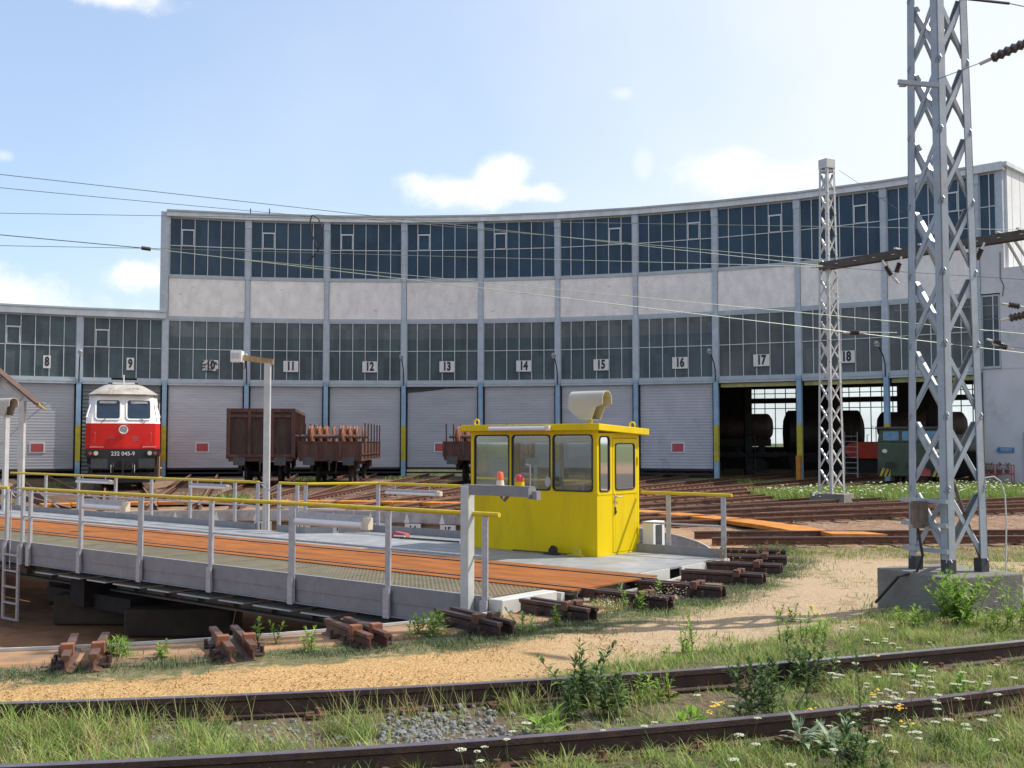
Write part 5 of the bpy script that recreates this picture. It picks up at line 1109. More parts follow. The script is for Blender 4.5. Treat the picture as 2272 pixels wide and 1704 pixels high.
# ============================================================ masts, gantry, wires
def lattice(o, S0, S1, H, panel, leg, brace, zb=0.0, foot=0.0, mleg='mast_paint', phase=0):
    def cn(k, z):
        s_ = (S0+(S1-S0)*z/H)/2; return Vector(((-s_, -s_), (s_, -s_), (s_, s_), (-s_, s_))[k % 4]+(z+zb,))
    for k in range(4):
        a, b_ = cn(k, foot), cn(k, H); mb = MB(); ix = 1 if k in (0, 3) else -1; iy = 1 if k in (0, 1) else -1
        # angle iron: two flanges
        def fl(wx, wy):
            vs = []
            for p in (a, b_):
                x0, x1 = sorted((p.x, p.x+ix*wx)); y0, y1 = sorted((p.y, p.y+iy*wy)); vs += [(x0, y0, p.z), (x1, y0, p.z), (x1, y1, p.z), (x0, y1, p.z)]
            mb._add(vs, [(0, 3, 2, 1), (4, 5, 6, 7), (0, 1, 5, 4), (1, 2, 6, 5), (2, 3, 7, 6), (3, 0, 4, 7)])
        fl(leg, .012); fl(.012, leg); part('leg', mb, M[mleg], o)
        if foot:
            mb = MB(); p, q = cn(k, 0), cn(k, foot); mb.bar(p+Vector((ix*leg/2, iy*leg/2, 0)), q+Vector((ix*leg/2, iy*leg/2, 0)), leg*1.08); part('foot', mb, M['mast_foot'], o)
    for k in range(4):
        mb = MB(); z = .12; j = 0; n_ = [Vector((0, -1, 0)), Vector((1, 0, 0)), Vector((0, 1, 0)), Vector((-1, 0, 0))][k]
        while z < H-.1:
            z2 = min(z+panel, H-.05)
            a, b_ = cn(k, z), cn(k+1, z2); c_, d_ = cn(k+1, z), cn(k, z2); i1 = n_*-.022; i2 = n_*-.036
            mb.bar(a+i1, b_+i1, .012, brace, up=tuple((b_-a).cross(n_))); mb.bar(c_+i2, d_+i2, .012, brace, up=tuple((d_-c_).cross(n_))); e_ = (d_-c_).cross(n_).normalized(); e_ = e_ if e_.z > 0 else -e_; f0 = c_.lerp(d_, .09)+i2+e_*brace*.5-n_*brace*.65; f1 = c_.lerp(d_, .91)+i2+e_*brace*.5-n_*brace*.65; mb.bar(f0, f1, .012, brace*1.3, up=tuple(n_))
            z = z2; j += 1
        part('bracing', mb, M[mleg], o)
lf_ = onz(2006, 1256, .36); 
TM = Vector((5.24, 13.25, 0))
lm_ = thing('lattice_mast', 'large pale blue-grey lattice mast on a concrete block in the right foreground', 'catenary mast', (TM.x, TM.y, .36), R_(-66))
lattice(lm_, .63, .39, 11.5, .86, .11, .055, 0, .16)
t_ = tag(part('mast_foundation', MB().prism([(-.58, -.58), (.58, -.58), (.58, .58), (-.58, .58)], -.62, 0), M['concrete'], None, (TM.x, TM.y, .36), R_(-66), bevel=.02), 'stained concrete block under the large lattice mast', 'foundation')
mb = MB(); mb.tube([(0, 0, -.16), (0, 0, .16)], [.07, .085], 10); mb.box(-.085, .085, -.05, .07, -.12, .13)
bx = part('transformer_box', mb, M['axle'], lm_, (.02, -.47, .68), smooth=False); mb = MB(); mb.bar((-.35, -.38, .84), (.35, -.36, .84), .03, .05); mb.bar((-.35, -.38, .56), (.35, -.36, .56), .03, .05); mb.bar((-.35, -.36, .26), (.35, -.36, .26), .03, .05); part('cross_bar', mb, M['mast_paint'], lm_)
part('cable', MB().tube([(.0, -.47, .52), (.05, -.45, .2), (.0, -.5, .0), (-.1, -.68, -.05), (-.45, -.72, -.4)], .018, 7), M['black'], lm_)
part('stay_tube', MB().tube([(-.1, .1, 1.3), (.1, .25, .5), (.25, .33, 0)], .022, 7), M['axle'], lm_)
ca = ony(2190, 1072, 13.3); ca2 = ony(2272, 1500, 12.8)
mb = MB(); pts = [ony(u, v, 13.1) for u, v in ((2178, 1066), (2186, 1060), (2205, 1057), (2220, 1068), (2230, 1100), (2233, 1160), (2232, 1230), (2232, 1275))]
solo('earth_cable', mb.tube(pts, .009, 6), M['light_grey'], 'thin bent earthing rod looping right of the large lattice mast', 'cable')
br1 = ony(1992, 182, 12.9); br2 = ony(2085, 190, 12.8); mb = MB(); 
t_ = solo('mast_bracket', MB().bar(br1, br2, .06, .05).bar(br1+Vector((.02, 0, -.03)), br1+Vector((.1, 0, -.03)), .05, .05), M['mast_paint'], 'steel bracket clamped across the upper part of the large mast', 'bracket')
# cable and insulator from the large mast to the upper right
def insul(p, q, r=.05, n_=7, mm='insulator', name='insulator', label=None, grp=None):
    p, q = Vector(p), Vector(q); t_ = thing(name, label, 'insulator', p, 0, grp); d = q-p; pts = []; rs = []
    for k in range(n_*2+1): pts.append(d*(k/(n_*2))); rs.append(r if k % 2 else r*.62)
    part('body', MB().tube(pts, rs, 10), M[mm], t_); u_ = d.normalized()
    part('fitting', MB().tube([d, d+u_*r*2.2], r*.35, 8), M['ins_white'], t_); part('fitting', MB().tube([-u_*r*2.2, Vector((0, 0, 0))], r*.35, 8), M['ins_white'], t_); return t_
W_ = []
def wire(a, b_, r, m_, label, sag=0.0, n_=10):
    a, b_ = Vector(a), Vector(b_); pts = [a+(b_-a)*(k/n_)-Vector((0, 0, sag*4*(k/n_)*(1-k/n_))) for k in range(n_+1)]
    return solo('overhead_wire', MB().tube(pts, r*.78, 5), M[m_], label, 'wire', group='overhead wires')
insul(ony(2200, 130, 12), ony(2330, 70, 11.7), .06, 9, label='dark ribbed insulator at the upper right edge of the sky'); wire(ony(2335, 68, 11.7), ony(3400, -420, 9.0), .006, 'wire', 'wire running out of the picture from the dark insulator at the upper right'); wire(ony(2080, 176, 12.7), ony(2195, 132, 12), .006, 'wire', 'short wire from the large mast to the dark insulator')
wire(ony(1960, -22, 13), ony(2240, 8, 12.5), .022, 'mast_foot', 'dark thick cable crossing the very top right corner'); wire(ony(2240, 8, 12.5), ony(2400, 40, 12.2), .008, 'wire', 'thin continuation of the cable at the top right corner')
# small mast
sm0 = onz(1850, 1107, 0); SM = Vector((sm0.x+.08, sm0.y+.5, 0))
sm = thing('lattice_mast', 'smaller galvanised lattice mast in front of the open doorways', 'catenary mast', (SM.x, SM.y, .16), R_(-62))
HT = ony(1838, 375, SM.y).z-.16
lattice(sm, .62, .37, HT, .72, .085, .045, 0, 0, 'mast_galv')
part('cap', MB().box(-.2, .2, -.2, .2, HT, HT+.32), M['mast_galv'], sm, bevel=.01)
mb = MB(); 
for x in (-.28, .28):
    for y in (-.28, .28): mb.cyl((x, y, -.05), (x, y, .1), .03, 6)
part('anchor_bolt', mb, M['dark'], sm)
tag(part('mast_foundation', MB().box(-.6, .6, -.45, .45, -.4, 0), M['concrete'], None, (SM.x, SM.y, .16), R_(-62+24), bevel=.015), 'low concrete block under the smaller lattice mast', 'foundation')
# gantry beam
ZB = ony(1841, 590, SM.y).z
gA = ony(1822, 592, SM.y-.1); gB_d = ray(2272, 521); tB = (ZB+.15-EYE)/gB_d.z; gB = Vector((0, 0, EYE))+gB_d*tB; gB2 = gA+(gB-gA)*1.5
gt = thing('gantry_beam', 'brown steel gantry beam running from the smaller mast to the right edge', 'gantry', gA)
d = gB2-gA; nrm = Vector((d.y, -d.x, 0)).normalized()
mb = MB(); mb.bar(nrm*.14, d+nrm*.14, .07, .26); mb.bar(-nrm*.14, d-nrm*.14, .07, .26); part('channel', mb, M['beam_dark'], gt)
mb = MB()
for k in range(16): p = d*(k/15); mb.bar(p+nrm*.2, p-nrm*.2, .1, .02)
for k in (.28, .36, .42, .6, .66): p = d*k; mb.bar(p+nrm*.34+Vector((0, 0, .16)), p-nrm*.3+Vector((0, 0, .16)), .08, .05)
part('cleat', mb, M['light_grey'], gt)
mb = MB(); mb.bar((-.35, 0, .0), (.5, -.0, -.02), .1, .06); mb.bar(-nrm*.35, nrm*.35, .07, .07); part('seat_bracket', mb, M['light_grey'], gt)
for (u1, v1, u2, v2), nm in zip(((2234, 535, 2300, 650), (2250, 532, 2310, 620)), ('left of the two grey gantry braces at the right edge', 'right of the two grey gantry braces at the right edge')):
    Yb = gB.y+.6; solo('gantry_brace', MB().bar(ony(u1, v1, Yb), ony(u2, v2, Yb), .09, .05), M['mast_galv'], nm, 'brace', group='gantry braces')
def vstring(u1, v1, u2, v2, uc, vc, Y, nm):
    insul(ony(u1, v1, Y), ony((u1+uc)/2+4, (v1+vc)/2+9, Y), .085, 5, label='left insulator of the V pair '+nm, grp='V insulators under the gantry'); insul(ony(u2, v2, Y), ony((u2+uc)/2, (v2+vc)/2+6, Y), .085, 5, label='right insulator of the V pair '+nm, grp='V insulators under the gantry')
    solo('insulator_yoke', MB().tube([ony((u1+uc)/2+4, (v1+vc)/2+9, Y), ony(uc, vc, Y), ony((u2+uc)/2, (v2+vc)/2+6, Y)], .02, 6).tube([ony(uc, vc, Y), ony(uc+12, vc+15, Y)], .04, 6), M['ins_white'], 'metal yoke joining the V insulators '+nm, 'fitting')
vstring(1965, 590, 1996, 583, 1982, 614, 31.5, 'hanging left of the large mast'); vstring(2143, 560, 2178, 552, 2156, 588, 29.8, 'hanging just right of the large mast')
for (u, v, u2, v2), nm in zip(((2238, 676, 2262, 680), (2240, 706, 2276, 698), (2204, 757, 2220, 762), (2216, 766, 2234, 771), (1886, 738, 1906, 738)), ('upper small insulator on the white annex wall side', 'larger insulator just below the upper one at the right edge', 'small insulator of the close pair right of the large mast, upper', 'small insulator of the close pair right of the large mast, lower', 'small insulator between the two masts above sign 18')):
    insul(ony(u, v, 30), ony(u2, v2, 30), .085 if '2240' not in str(u) else .12, 4, label=nm, grp='small insulators in the wires')
# overhead wires; end points lie on the run of the wires between the masts
def wl2(u1, v1, Y1, u2, v2, Y2, r, m_, lab, ext=0.35, sag=.0):
    a, b_ = ony(u1, v1, Y1), ony(u2, v2, Y2); wire(a-(b_-a)*ext, b_, r, m_, lab, sag)
wl2(0, 387, 25, 1826, 590, 33, .011, 'wire', 'uppermost overhead wire descending from the left sky to the smaller mast')
wl2(0, 415, 25, 760, 486, 28.5, .010, 'wire', 'second overhead wire from the top in the left sky', sag=.02); wire(ony(700, 476, 28.3), ony(1826, 578, 33), .010, 'wire', 'overhead wire crossing the upper windows to the smaller mast beam')
wl2(0, 473, 26, 2400, 512, 30, .009, 'wire', 'nearly level overhead wire at roof height in the left sky')
wl2(0, 521, 24, 325, 551, 25.2, .014, 'wire', 'thick double wire left of the dark connector in the left sky'); wire(ony(325, 551, 25.2), ony(2330, 790, 32), .013, 'wire_green', 'pale green contact wire sloping down across the facade')
wl2(0, 545, 24, 325, 551, 25.2, .009, 'wire', 'thin level wire meeting the thick wire at the dark connector'); wire(ony(325, 551, 25.2), ony(1826, 592, 33), .009, 'wire', 'thin wire from the dark connector to the smaller mast beam')
wire(ony(500, 572, 26), ony(2330, 746, 32), .009, 'wire_green', 'thin greenish wire just above the contact wire'); wire(ony(1826, 592, 33), ony(2300, 622, 30), .009, 'wire', 'thin wire passing behind the large mast at brick band height'); wire(ony(1850, 737, 32), ony(2300, 775, 29), .009, 'wire', 'thin wire at lower window height behind the large mast')
wire(ony(1940, 725, 31), ony(2242, 705, 30), .008, 'wire', 'thin rising wire between the large mast and the right edge insulator'); wire(ony(1862, 378, 33.6), ony(2000, 470, 31), .008, 'wire', 'thin stay wire from the top of the smaller mast'); wire(ony(1985, 690, 30), ony(2238, 676, 30), .007, 'wire', 'thin wire to the upper small insulator')
wire(ony(1855, 736, 31), ony(1990, 738, 31), .016, 'ins_white', 'short white registration rod between the two masts')
t_ = solo('wire_connector', MB().tube([ony(314, 550, 25.1), ony(334, 553, 25.2)], .045, 8), M['black'], 'small dark connector clamp on the wires in the left sky', 'clamp')
lp = [ony(u, v, 27.5) for u, v in ((694, 477), (706, 485), (716, 505), (717, 530), (706, 555), (690, 575), (681, 582))]; lp2 = [ony(u, v, 27.5) for u, v in ((692, 478), (688, 492), (692, 520), (705, 553))]
mb = MB(); mb.tube(lp, .018, 6); mb.tube(lp2, .018, 6); solo('cable_loop', mb, M['black'], 'black cable loop hanging in front of the second upper window', 'cable loop')
for u, v, v2 in ((556, 463, 473), (598, 463, 474)): solo('wire_dropper', MB().tube([ony(u, v, 27.2), ony(u, v2, 27.2)], .014, 5), M['mast_foot'], 'short dark dropper under the upper wires, '+('left one' if u == 556 else 'right one'), 'dropper', group='wire droppers')
for k, (u, v) in enumerate(((440, 584), (548, 569), (597, 577))): pass
# ============================================================ vegetation and stones
def veg_mat(name, stops, trans=.35):
    m = bpy.data.materials.new(name); m.use_nodes = True; t = m.node_tree; N = t.nodes; L = t.links; N.clear()
    o = N.new('ShaderNodeOutputMaterial'); at = N.new('ShaderNodeAttribute'); at.attribute_name = 'tint'; r = N.new('ShaderNodeValToRGB')
    r.color_ramp.elements[0].position = stops[0][0]; r.color_ramp.elements[0].color = (*stops[0][1], 1); r.color_ramp.elements[1].position = stops[-1][0]; r.color_ramp.elements[1].color = (*stops[-1][1], 1)
    for p, c in stops[1:-1]: e = r.color_ramp.elements.new(p); e.color = (*c, 1)
    L.new(at.outputs['Fac'], r.inputs[0]); d = N.new('ShaderNodeBsdfPrincipled'); d.inputs['Roughness'].default_value = .6; d.inputs['Specular IOR Level'].default_value = .3; tl = N.new('ShaderNodeBsdfTranslucent'); mx = N.new('ShaderNodeMixShader'); mx.inputs[0].default_value = trans
    L.new(r.outputs[0], d.inputs['Base Color']); L.new(r.outputs[0], tl.inputs[0]); L.new(d.outputs[0], mx.inputs[1]); L.new(tl.outputs[0], mx.inputs[2]); L.new(mx.outputs[0], o.inputs[0]); return m
M['grass'] = veg_mat('meadow_grass', [(0, (.04, .07, .015)), (.3, (.125, .21, .04)), (.55, (.27, .37, .08)), (.75, (.43, .46, .16)), (.88, (.48, .38, .19)), (1, (.22, .11, .06))])
M['fescue'] = veg_mat('blue_fescue', [(0, (.05, .075, .035)), (.5, (.11, .16, .07)), (.8, (.22, .24, .12)), (1, (.36, .29, .16))], .25)
M['leaf_bright'] = veg_mat('bright_leaf', [(0, (.10, .20, .02)), (.6, (.22, .38, .04)), (1, (.36, .50, .10))])
M['leaf_dark'] = veg_mat('dark_leaf', [(0, (.025, .05, .015)), (.6, (.07, .13, .03)), (1, (.16, .24, .06))], .25)
M['leaf_grey'] = veg_mat('silver_leaf', [(0, (.14, .20, .12)), (1, (.34, .42, .28))], .2)
M['sorrel'] = veg_mat('red_sorrel', [(0, (.28, .10, .05)), (1, (.38, .28, .12))], .2)
nr_ = np.random.default_rng(11)
def fbm(x, y, s, seed=0):
    return np.array([noise.fractal(Vector((a*s+seed, b_*s, seed*.7)), .8, 2.0, 3) for a, b_ in zip(x, y)])
def gzv(x, y):
    r = np.hypot(x-CX, y-CY); t1 = np.clip((r-14)/1.2, 0, 1); t1 = t1*t1*(3-2*t1); t2 = np.clip((17-y)/5, 0, 1); t2 = t2*t2*(3-2*t2); return -.17+.10*t1*t2
def blades(name, x, y, h, w, lean, tint, m, label=None, cat='grass', z0=None, az=None, curl=.5):
    n = len(x); z = gzv(x, y)-.015 if z0 is None else z0; az = nr_.uniform(0, 2*np.pi, n) if az is None else az; dx_, dy_ = np.cos(az), np.sin(az); px, py = -dy_, dx_
    V = np.zeros((n, 7, 3))
    for lv, (t, wf) in enumerate(((0, 1.0), (.4, .95), (.75, .6))):
        off = h*lean*(t*(1-curl)+curl*t*t); zz = z+h*t*(1-.22*lean*t)
        V[:, 2*lv, 0] = x+dx_*off-px*w*wf/2; V[:, 2*lv, 1] = y+dy_*off-py*w*wf/2; V[:, 2*lv, 2] = zz
        V[:, 2*lv+1, 0] = x+dx_*off+px*w*wf/2; V[:, 2*lv+1, 1] = y+dy_*off+py*w*wf/2; V[:, 2*lv+1, 2] = zz
    V[:, 6, 0] = x+dx_*h*lean; V[:, 6, 1] = y+dy_*h*lean; V[:, 6, 2] = z+h*(1-.28*lean)
    b_ = (np.arange(n)*7)[:, None]; q = np.concatenate([b_+np.array([[0, 1, 3, 2]]), b_+np.array([[2, 3, 5, 4]])], 1).reshape(-1); tr_ = (b_+np.array([[4, 5, 6]])).reshape(-1)
    me = bpy.data.meshes.new(name); me.vertices.add(n*7); me.vertices.foreach_set('co', V.reshape(-1)); lo_ = np.concatenate([q, tr_]).astype(np.int32)
    me.loops.add(len(lo_)); me.loops.foreach_set('vertex_index', lo_); nf = 3*n; me.polygons.add(nf); st = np.concatenate([np.arange(2*n)*4, 8*n+np.arange(n)*3]).astype(np.int32)
    me.polygons.foreach_set('loop_start', st); me.polygons.foreach_set('loop_total', np.concatenate([np.full(2*n, 4), np.full(n, 3)]).astype(np.int32)); me.update(calc_edges=True)
    at = me.attributes.new('tint', 'FLOAT', 'POINT'); at.data.foreach_set('value', np.repeat(np.clip(tint, 0, 1), 7)); me.materials.append(m)
    o = link(bpy.data.objects.new(name, me)); return tag(o, label, cat, kind='stuff')
def pts_view(n, y0, y1, pad=1.8):   # uniform on the ground inside a widened view wedge
    y = np.sqrt(nr_.uniform(y0**2, y1**2, n)); x = nr_.uniform(-1, 1, n)*(.50*y+pad); return x, y
def rail_d(x, y):
    a = (y-np.polyval(cA, x))/np.sqrt(1+(2*cA[0]*x+cA[1])**2); b_ = (y-np.polyval(cB, x))/np.sqrt(1+(2*cB[0]*x+cB[1])**2); return a, b_
# foreground grass: tufts
def foreground():
    nT = 6600; tx, ty = pts_view(nT, 5.6, 12.6); r = np.hypot(tx-CX, ty-CY); f1 = fbm(tx, ty, .55, 3); f2 = fbm(tx, ty, 1.7, 9); a, b_ = rail_d(tx, ty)
    left = 1/(1+np.exp((tx-.3)*1.5)); inner = (a < -.1) & (b_ > .1)
    dens = .44+1.0*f1+.8*f2; dens += np.where(inner, .02+.18*left, 0); dens += np.where((b_ < -.12), .22, 0)+np.where(tx > .6, .2, 0)
    dens = np.where((a > .05) & (a < 1.0), dens-.55*(left), dens); dens = np.where((r < 14.55), -1, dens); dens = np.where((a > .05) & (tx < .4) & (r < 15.2), dens-.5, dens)
    dens = np.where((np.abs(a) < .05) | (np.abs(b_) < .05), -1, dens)
    dens = np.where((tx > -.9) & (tx < .2) & inner & (np.abs((a+b_)) < .9), dens-.75, dens)   # open ballast and sleeper
    keep = nr_.uniform(0, 1, nT) < dens; tx, ty, left = tx[keep], ty[keep], left[keep]; a, b_, inner = a[keep], b_[keep], inner[keep]
    nb = 44; X = np.repeat(tx, nb)+nr_.normal(0, .05, len(tx)*nb); Y = np.repeat(ty, nb)+nr_.normal(0, .05, len(tx)*nb); L_ = np.repeat(left, nb); n = len(X)
    tufth = np.repeat(nr_.uniform(.045, .13, len(tx))*(1+.75*left*inner), nb); h = tufth*nr_.uniform(.5, 1.55, n)
    a2, b2 = rail_d(X, Y); ok = (np.abs(a2) > .045) & (np.abs(b2) > .045); tint = np.repeat(nr_.normal(.43, .17, len(tx)), nb)+nr_.normal(0, .13, n)
    X, Y, h, tint = X[ok], Y[ok], h[ok], tint[ok]; n = len(X)
    blades('foreground_grass', X, Y, h, nr_.uniform(.0035, .0075, n), np.clip(nr_.normal(.8, .35, n), .05, 1.5), tint+.12, M['grass'], 'long green and straw coloured grass growing through the foreground track')
    # ground sward
    n = 150000; X, Y = pts_view(n, 5.6, 13.5); r = np.hypot(X-CX, Y-CY); f = fbm(X, Y, 1.1, 21); a2, b2 = rail_d(X, Y)
    d = np.where(r > 14.55, .5+.8*f+.25*(X > .3), -.0); d = np.where((a2 > .05) & (X < .3), d-.8, d); d = np.where((X > 1.2) & (r > 14.0) & (a2 > 0), d+.1, d); ok = (nr_.uniform(0, 1, n) < d) & (np.abs(a2) > .045) & (np.abs(b2) > .045); X, Y = X[ok], Y[ok]; n = len(X)
    blades('low_sward', X, Y, nr_.uniform(.02, .085, n), nr_.uniform(.003, .006, n), nr_.uniform(.3, 1.3, n), nr_.normal(.5, .2, n), M['grass'], 'short patchy grass between the foreground rails and the gravel path')
    # tall flowering grass stems at the left
    n = 700; X = nr_.uniform(-3.9, 1.2, n); Y = np.where(nr_.uniform(0, 1, n) < .6, np.polyval(cA, X)-nr_.uniform(.15, .9, n), np.polyval(cA, X)-nr_.uniform(.1, .35, n))
    k = (fbm(X, Y, .9, 5) > -.15); X, Y = X[k], Y[k]; n = len(X)
    blades('flowering_grass', X, Y, nr_.uniform(.16, .36, n), np.full(n, .0035), nr_.uniform(.25, .85, n), nr_.normal(.72, .14, n), M['grass'], 'tall thin flowering grass stalks by the far foreground rail', curl=.3)
foreground()
# short blue-green fescue on the pit rim
n = 90000; ang = nr_.uniform(-100, 12, n); rr_ = 11.7+np.abs(nr_.normal(.72, .33, n)); X = CX+rr_*np.cos(np.radians(ang)); Y = CY+rr_*np.sin(np.radians(ang)); f = fbm(X, Y, .9, 31)
d = np.exp(-((rr_-12.42-f*.25)/.24)**2)*(.9+.5*f); d = np.where(ang > -62, d*.8+.22+.4*f, d); ok = nr_.uniform(0, 1, n) < d; X, Y, rr_ = X[ok], Y[ok], rr_[ok]; n = len(X)
blades('rim_grass', X, Y, nr_.uniform(.025, .085, n), nr_.uniform(.004, .008, n), nr_.uniform(.2, 1.1, n), nr_.normal(.42, .2, n), M['fescue'], 'short blue-green tufted grass strip round the pit rim')
# turf right of the path
n = 120000; X, Y = pts_view(n, 10.5, 22, 1.2); r = np.hypot(X-CX, Y-CY); f = fbm(X, Y, .7, 41)
d = np.where(X > .6, .36+1.1*f, -1); d = np.where((r < 14.6) & (r > 12.9), d-.28, d); d = np.where(r < 12.6, .3+f, d); d = np.where(r < 11.8, -1, d); d = np.where((X > 6.2) & (Y < 20), d+.4, d); d = np.where((Y > 19.5) & (Y < 21.5) & (X > 5), .75, d); d = np.where(Y > 21.6, -1, d); ok = nr_.uniform(0, 1, n) < d; X, Y = X[ok], Y[ok]; n = len(X)
blades('path_turf', X, Y, nr_.uniform(.03, .11, n), nr_.uniform(.006, .011, n), nr_.uniform(.2, 1.1, n), nr_.normal(.48, .2, n), M['grass'], 'patchy turf round the sandy path and the large mast block')
# rough grass far right
n = 60000; X = nr_.uniform(9.2, 27, n); Y = .52*X+29.6+nr_.uniform(0, 8.5, n); ok = (np.hypot(X-CX, Y-CY) < 40) & ~((np.abs(X-SM.x) < 2.0) & (Y < SM.y+.6)) & ((X > SM.x+.3) | (Y > SM.y+1)); X, Y = X[ok], Y[ok]; n = len(X)
fr_tint = nr_.normal(.45, .15, n); blades('rough_grass', X, Y, nr_.uniform(.1, .45, n), nr_.uniform(.012, .03, n), nr_.uniform(.1, .8, n), fr_tint, M['grass'], 'rough tall grass behind the yard tracks in front of the green shunter')
def floret_stuff(name, P, size, m, label):
    vs = []; fs = []
    for p in P:
        a = rng.uniform(0, 6.3); s_ = size*rng.uniform(.6, 1.3); k = len(vs)
        for j in range(5): vs.append((p[0]+s_*math.cos(a+j*1.257), p[1]+s_*math.sin(a+j*1.257), p[2]+rng.uniform(-.2, .2)*s_))
        vs.append((p[0], p[1], p[2]+s_*.35)); fs += [(k+j, k+(j+1) % 5, k+5) for j in range(5)]
    mb = MB(); mb._add(vs, fs); return tag(part(name, mb, m), label, 'flowers', kind='stuff')
P = []
for _ in range(420): x = rng.uniform(9.5, 22); y = .52*x+29.8+rng.uniform(0, 7); P.append((x, y, gz(x, y)+rng.uniform(.25, .5)))
floret_stuff('far_daisies', P, .05, M['flower_white'], 'white daisies dotted through the rough grass beyond the yard tracks')
# a few weeds between the radial tracks
X = []; Y = []
for a_, r_ in ((99.5, 17), (98.5, 18), (127, 15), (115, 32), (88, 38), (80, 38), (95, 36), (70, 38), (60, 38)):
    c_ = pol(r_, a_); X.append(c_.x+nr_.normal(0, .5, 260)); Y.append(c_.y+nr_.normal(0, .5, 260))
X = np.concatenate(X); Y = np.concatenate(Y); n = len(X); blades('yard_weeds', X, Y, nr_.uniform(.08, .35, n), nr_.uniform(.012, .03, n), nr_.uniform(.2, 1, n), nr_.normal(.4, .15, n), M['grass'], 'small weed patches between the radial tracks')
# ballast stones
def stones(name, P, s0, s1, m, label, cat='ballast'):
    ico = [(0, 0, 1), (.89, 0, .45), (.28, .85, .45), (-.72, .53, .45), (-.72, -.53, .45), (.28, -.85, .45), (.72, .53, -.45), (-.28, .85, -.45), (-.89, 0, -.45), (-.28, -.85, -.45), (.72, -.53, -.45), (0, 0, -1)]
    fi = [(0, 1, 2), (0, 2, 3), (0, 3, 4), (0, 4, 5), (0, 5, 1), (1, 6, 2), (2, 7, 3), (3, 8, 4), (4, 9, 5), (5, 10, 1), (6, 7, 2), (7, 8, 3), (8, 9, 4), (9, 10, 5), (10, 6, 1), (11, 7, 6), (11, 8, 7), (11, 9, 8), (11, 10, 9), (11, 6, 10)]
    mb = MB()
    for x, y, z in P:
        s_ = rng.uniform(s0, s1); R3 = Matrix.Rotation(rng.uniform(0, 6.28), 3, Vector((rng.uniform(-1, 1), rng.uniform(-1, 1), 1)).normalized()); sx_, sy_, sz_ = s_*rng.uniform(.7, 1.2), s_*rng.uniform(.6, 1.1), s_*rng.uniform(.45, .8)
        mb._add([Vector((x, y, z+sz_*.4))+R3 @ Vector((a*sx_*rng.uniform(.8, 1.1), b_*sy_, c*sz_)) for a, b_, c in ico], fi)
    return tag(part(name, mb, m), label, cat, kind='stuff')
P = []
for _ in range(520):
    x = rng.gauss(-.52, .28); y = float(np.polyval(cm, x))+rng.gauss(-.05, .33); P.append((x, y, gz(x, y)-.005+rng.uniform(0, .02)))
for cx_, n_ in ((-3.6, 160), (-2.2, 110), (-1.5, 100), (-2.9, 100), (.4, 60), (2.2, 80)):
    for _ in range(n_): x = rng.gauss(cx_, .25); y = float(np.polyval(cm, x))+rng.uniform(-.65, .65); P.append((x, y, gz(x, y)-.005))
stones('ballast_stones', P, .016, .034, M['stone'], 'grey broken ballast stones between the foreground rails')
P = []
for _ in range(3800):
    a = rng.uniform(-96, -50); r_ = rng.uniform(12.85, 14.5); p = pol(r_, a); P.append((p.x, p.y, gz(p.x, p.y)))
stones('path_gravel', P, .006, .012, mat('yellow_gravel', (.46, .29, .13), .9, 0, .35, 30), 'loose yellow gravel on the path left of centre', 'gravel')
P = []
for _ in range(2600):
    a = rng.uniform(22, 112); r_ = rng.uniform(14.5, 24); p = pol(r_, a); P.append((p.x, p.y, gz(p.x, p.y)))
stones('yard_ballast', P, .025, .05, mat('brown_ballast', (.30, .21, .15), .9, 0, .35, 20), 'brown ballast stones among the radial tracks')
# --- single plants
def leaf(mb, tl, p, d, up, ln, wd, tv):
    d = d.normalized(); s_ = d.cross(up).normalized(); u = s_.cross(d); k = len(mb.v)
    pts = [p, p+d*ln*.35+s_*wd/2+u*ln*.06, p+d*ln*.35-s_*wd/2+u*ln*.06, p+d*ln*.72+s_*wd*.33-u*ln*.02, p+d*ln*.72-s_*wd*.33-u*ln*.02, p+d*ln-u*ln*.18]
    mb._add(pts, [(0, 1, 2), (1, 3, 4, 2), (3, 5, 4)]); tl += [tv]*6
def weed_meshes(nst, hgt, spread, ll, lw, per, rs, lean=.12, spike=False):
    r_ = random.Random(rs); st = MB(); lf = MB(); tl = []
    for k in range(nst):
        b0 = Vector((r_.gauss(0, spread), r_.gauss(0, spread), 0))*(.4 if nst < 4 else 1); hh = hgt*r_.uniform(.6, 1.0) if k else hgt; ld = Vector((r_.gauss(0, lean), r_.gauss(0, lean), 0)); pts = [b0+ld*hh*(t/4)**1.5+Vector((0, 0, hh*t/4)) for t in range(5)]
        st.tube(pts, [.0045, .004, .0035, .003, .002], 5)
        for j in range(per):
            t = .12+.88*j/per; i_ = min(3, int(t*4)); p = pts[i_].lerp(pts[i_+1], t*4-i_); a = j*2.4+r_.uniform(-.4, .4); el_ = r_.uniform(-.15, .55)+.5*t; d = Vector((math.cos(a)*math.cos(el_), math.sin(a)*math.cos(el_), math.sin(el_)))
            sc = 1.15-.45*t if not spike else .4+.2*r_.random(); leaf(lf, tl, p, d, Vector((0, 0, 1)), 1.35*ll*sc*r_.uniform(.75, 1.2), lw*sc*1.7, r_.uniform(0, 1))
        for j in range(5): a = j*1.26; leaf(lf, tl, pts[-1], Vector((math.cos(a)*.5, math.sin(a)*.5, .9)), Vector((math.cos(a), math.sin(a), .1)), ll*.5, lw*.5, r_.uniform(.6, 1))
    return st, lf, tl
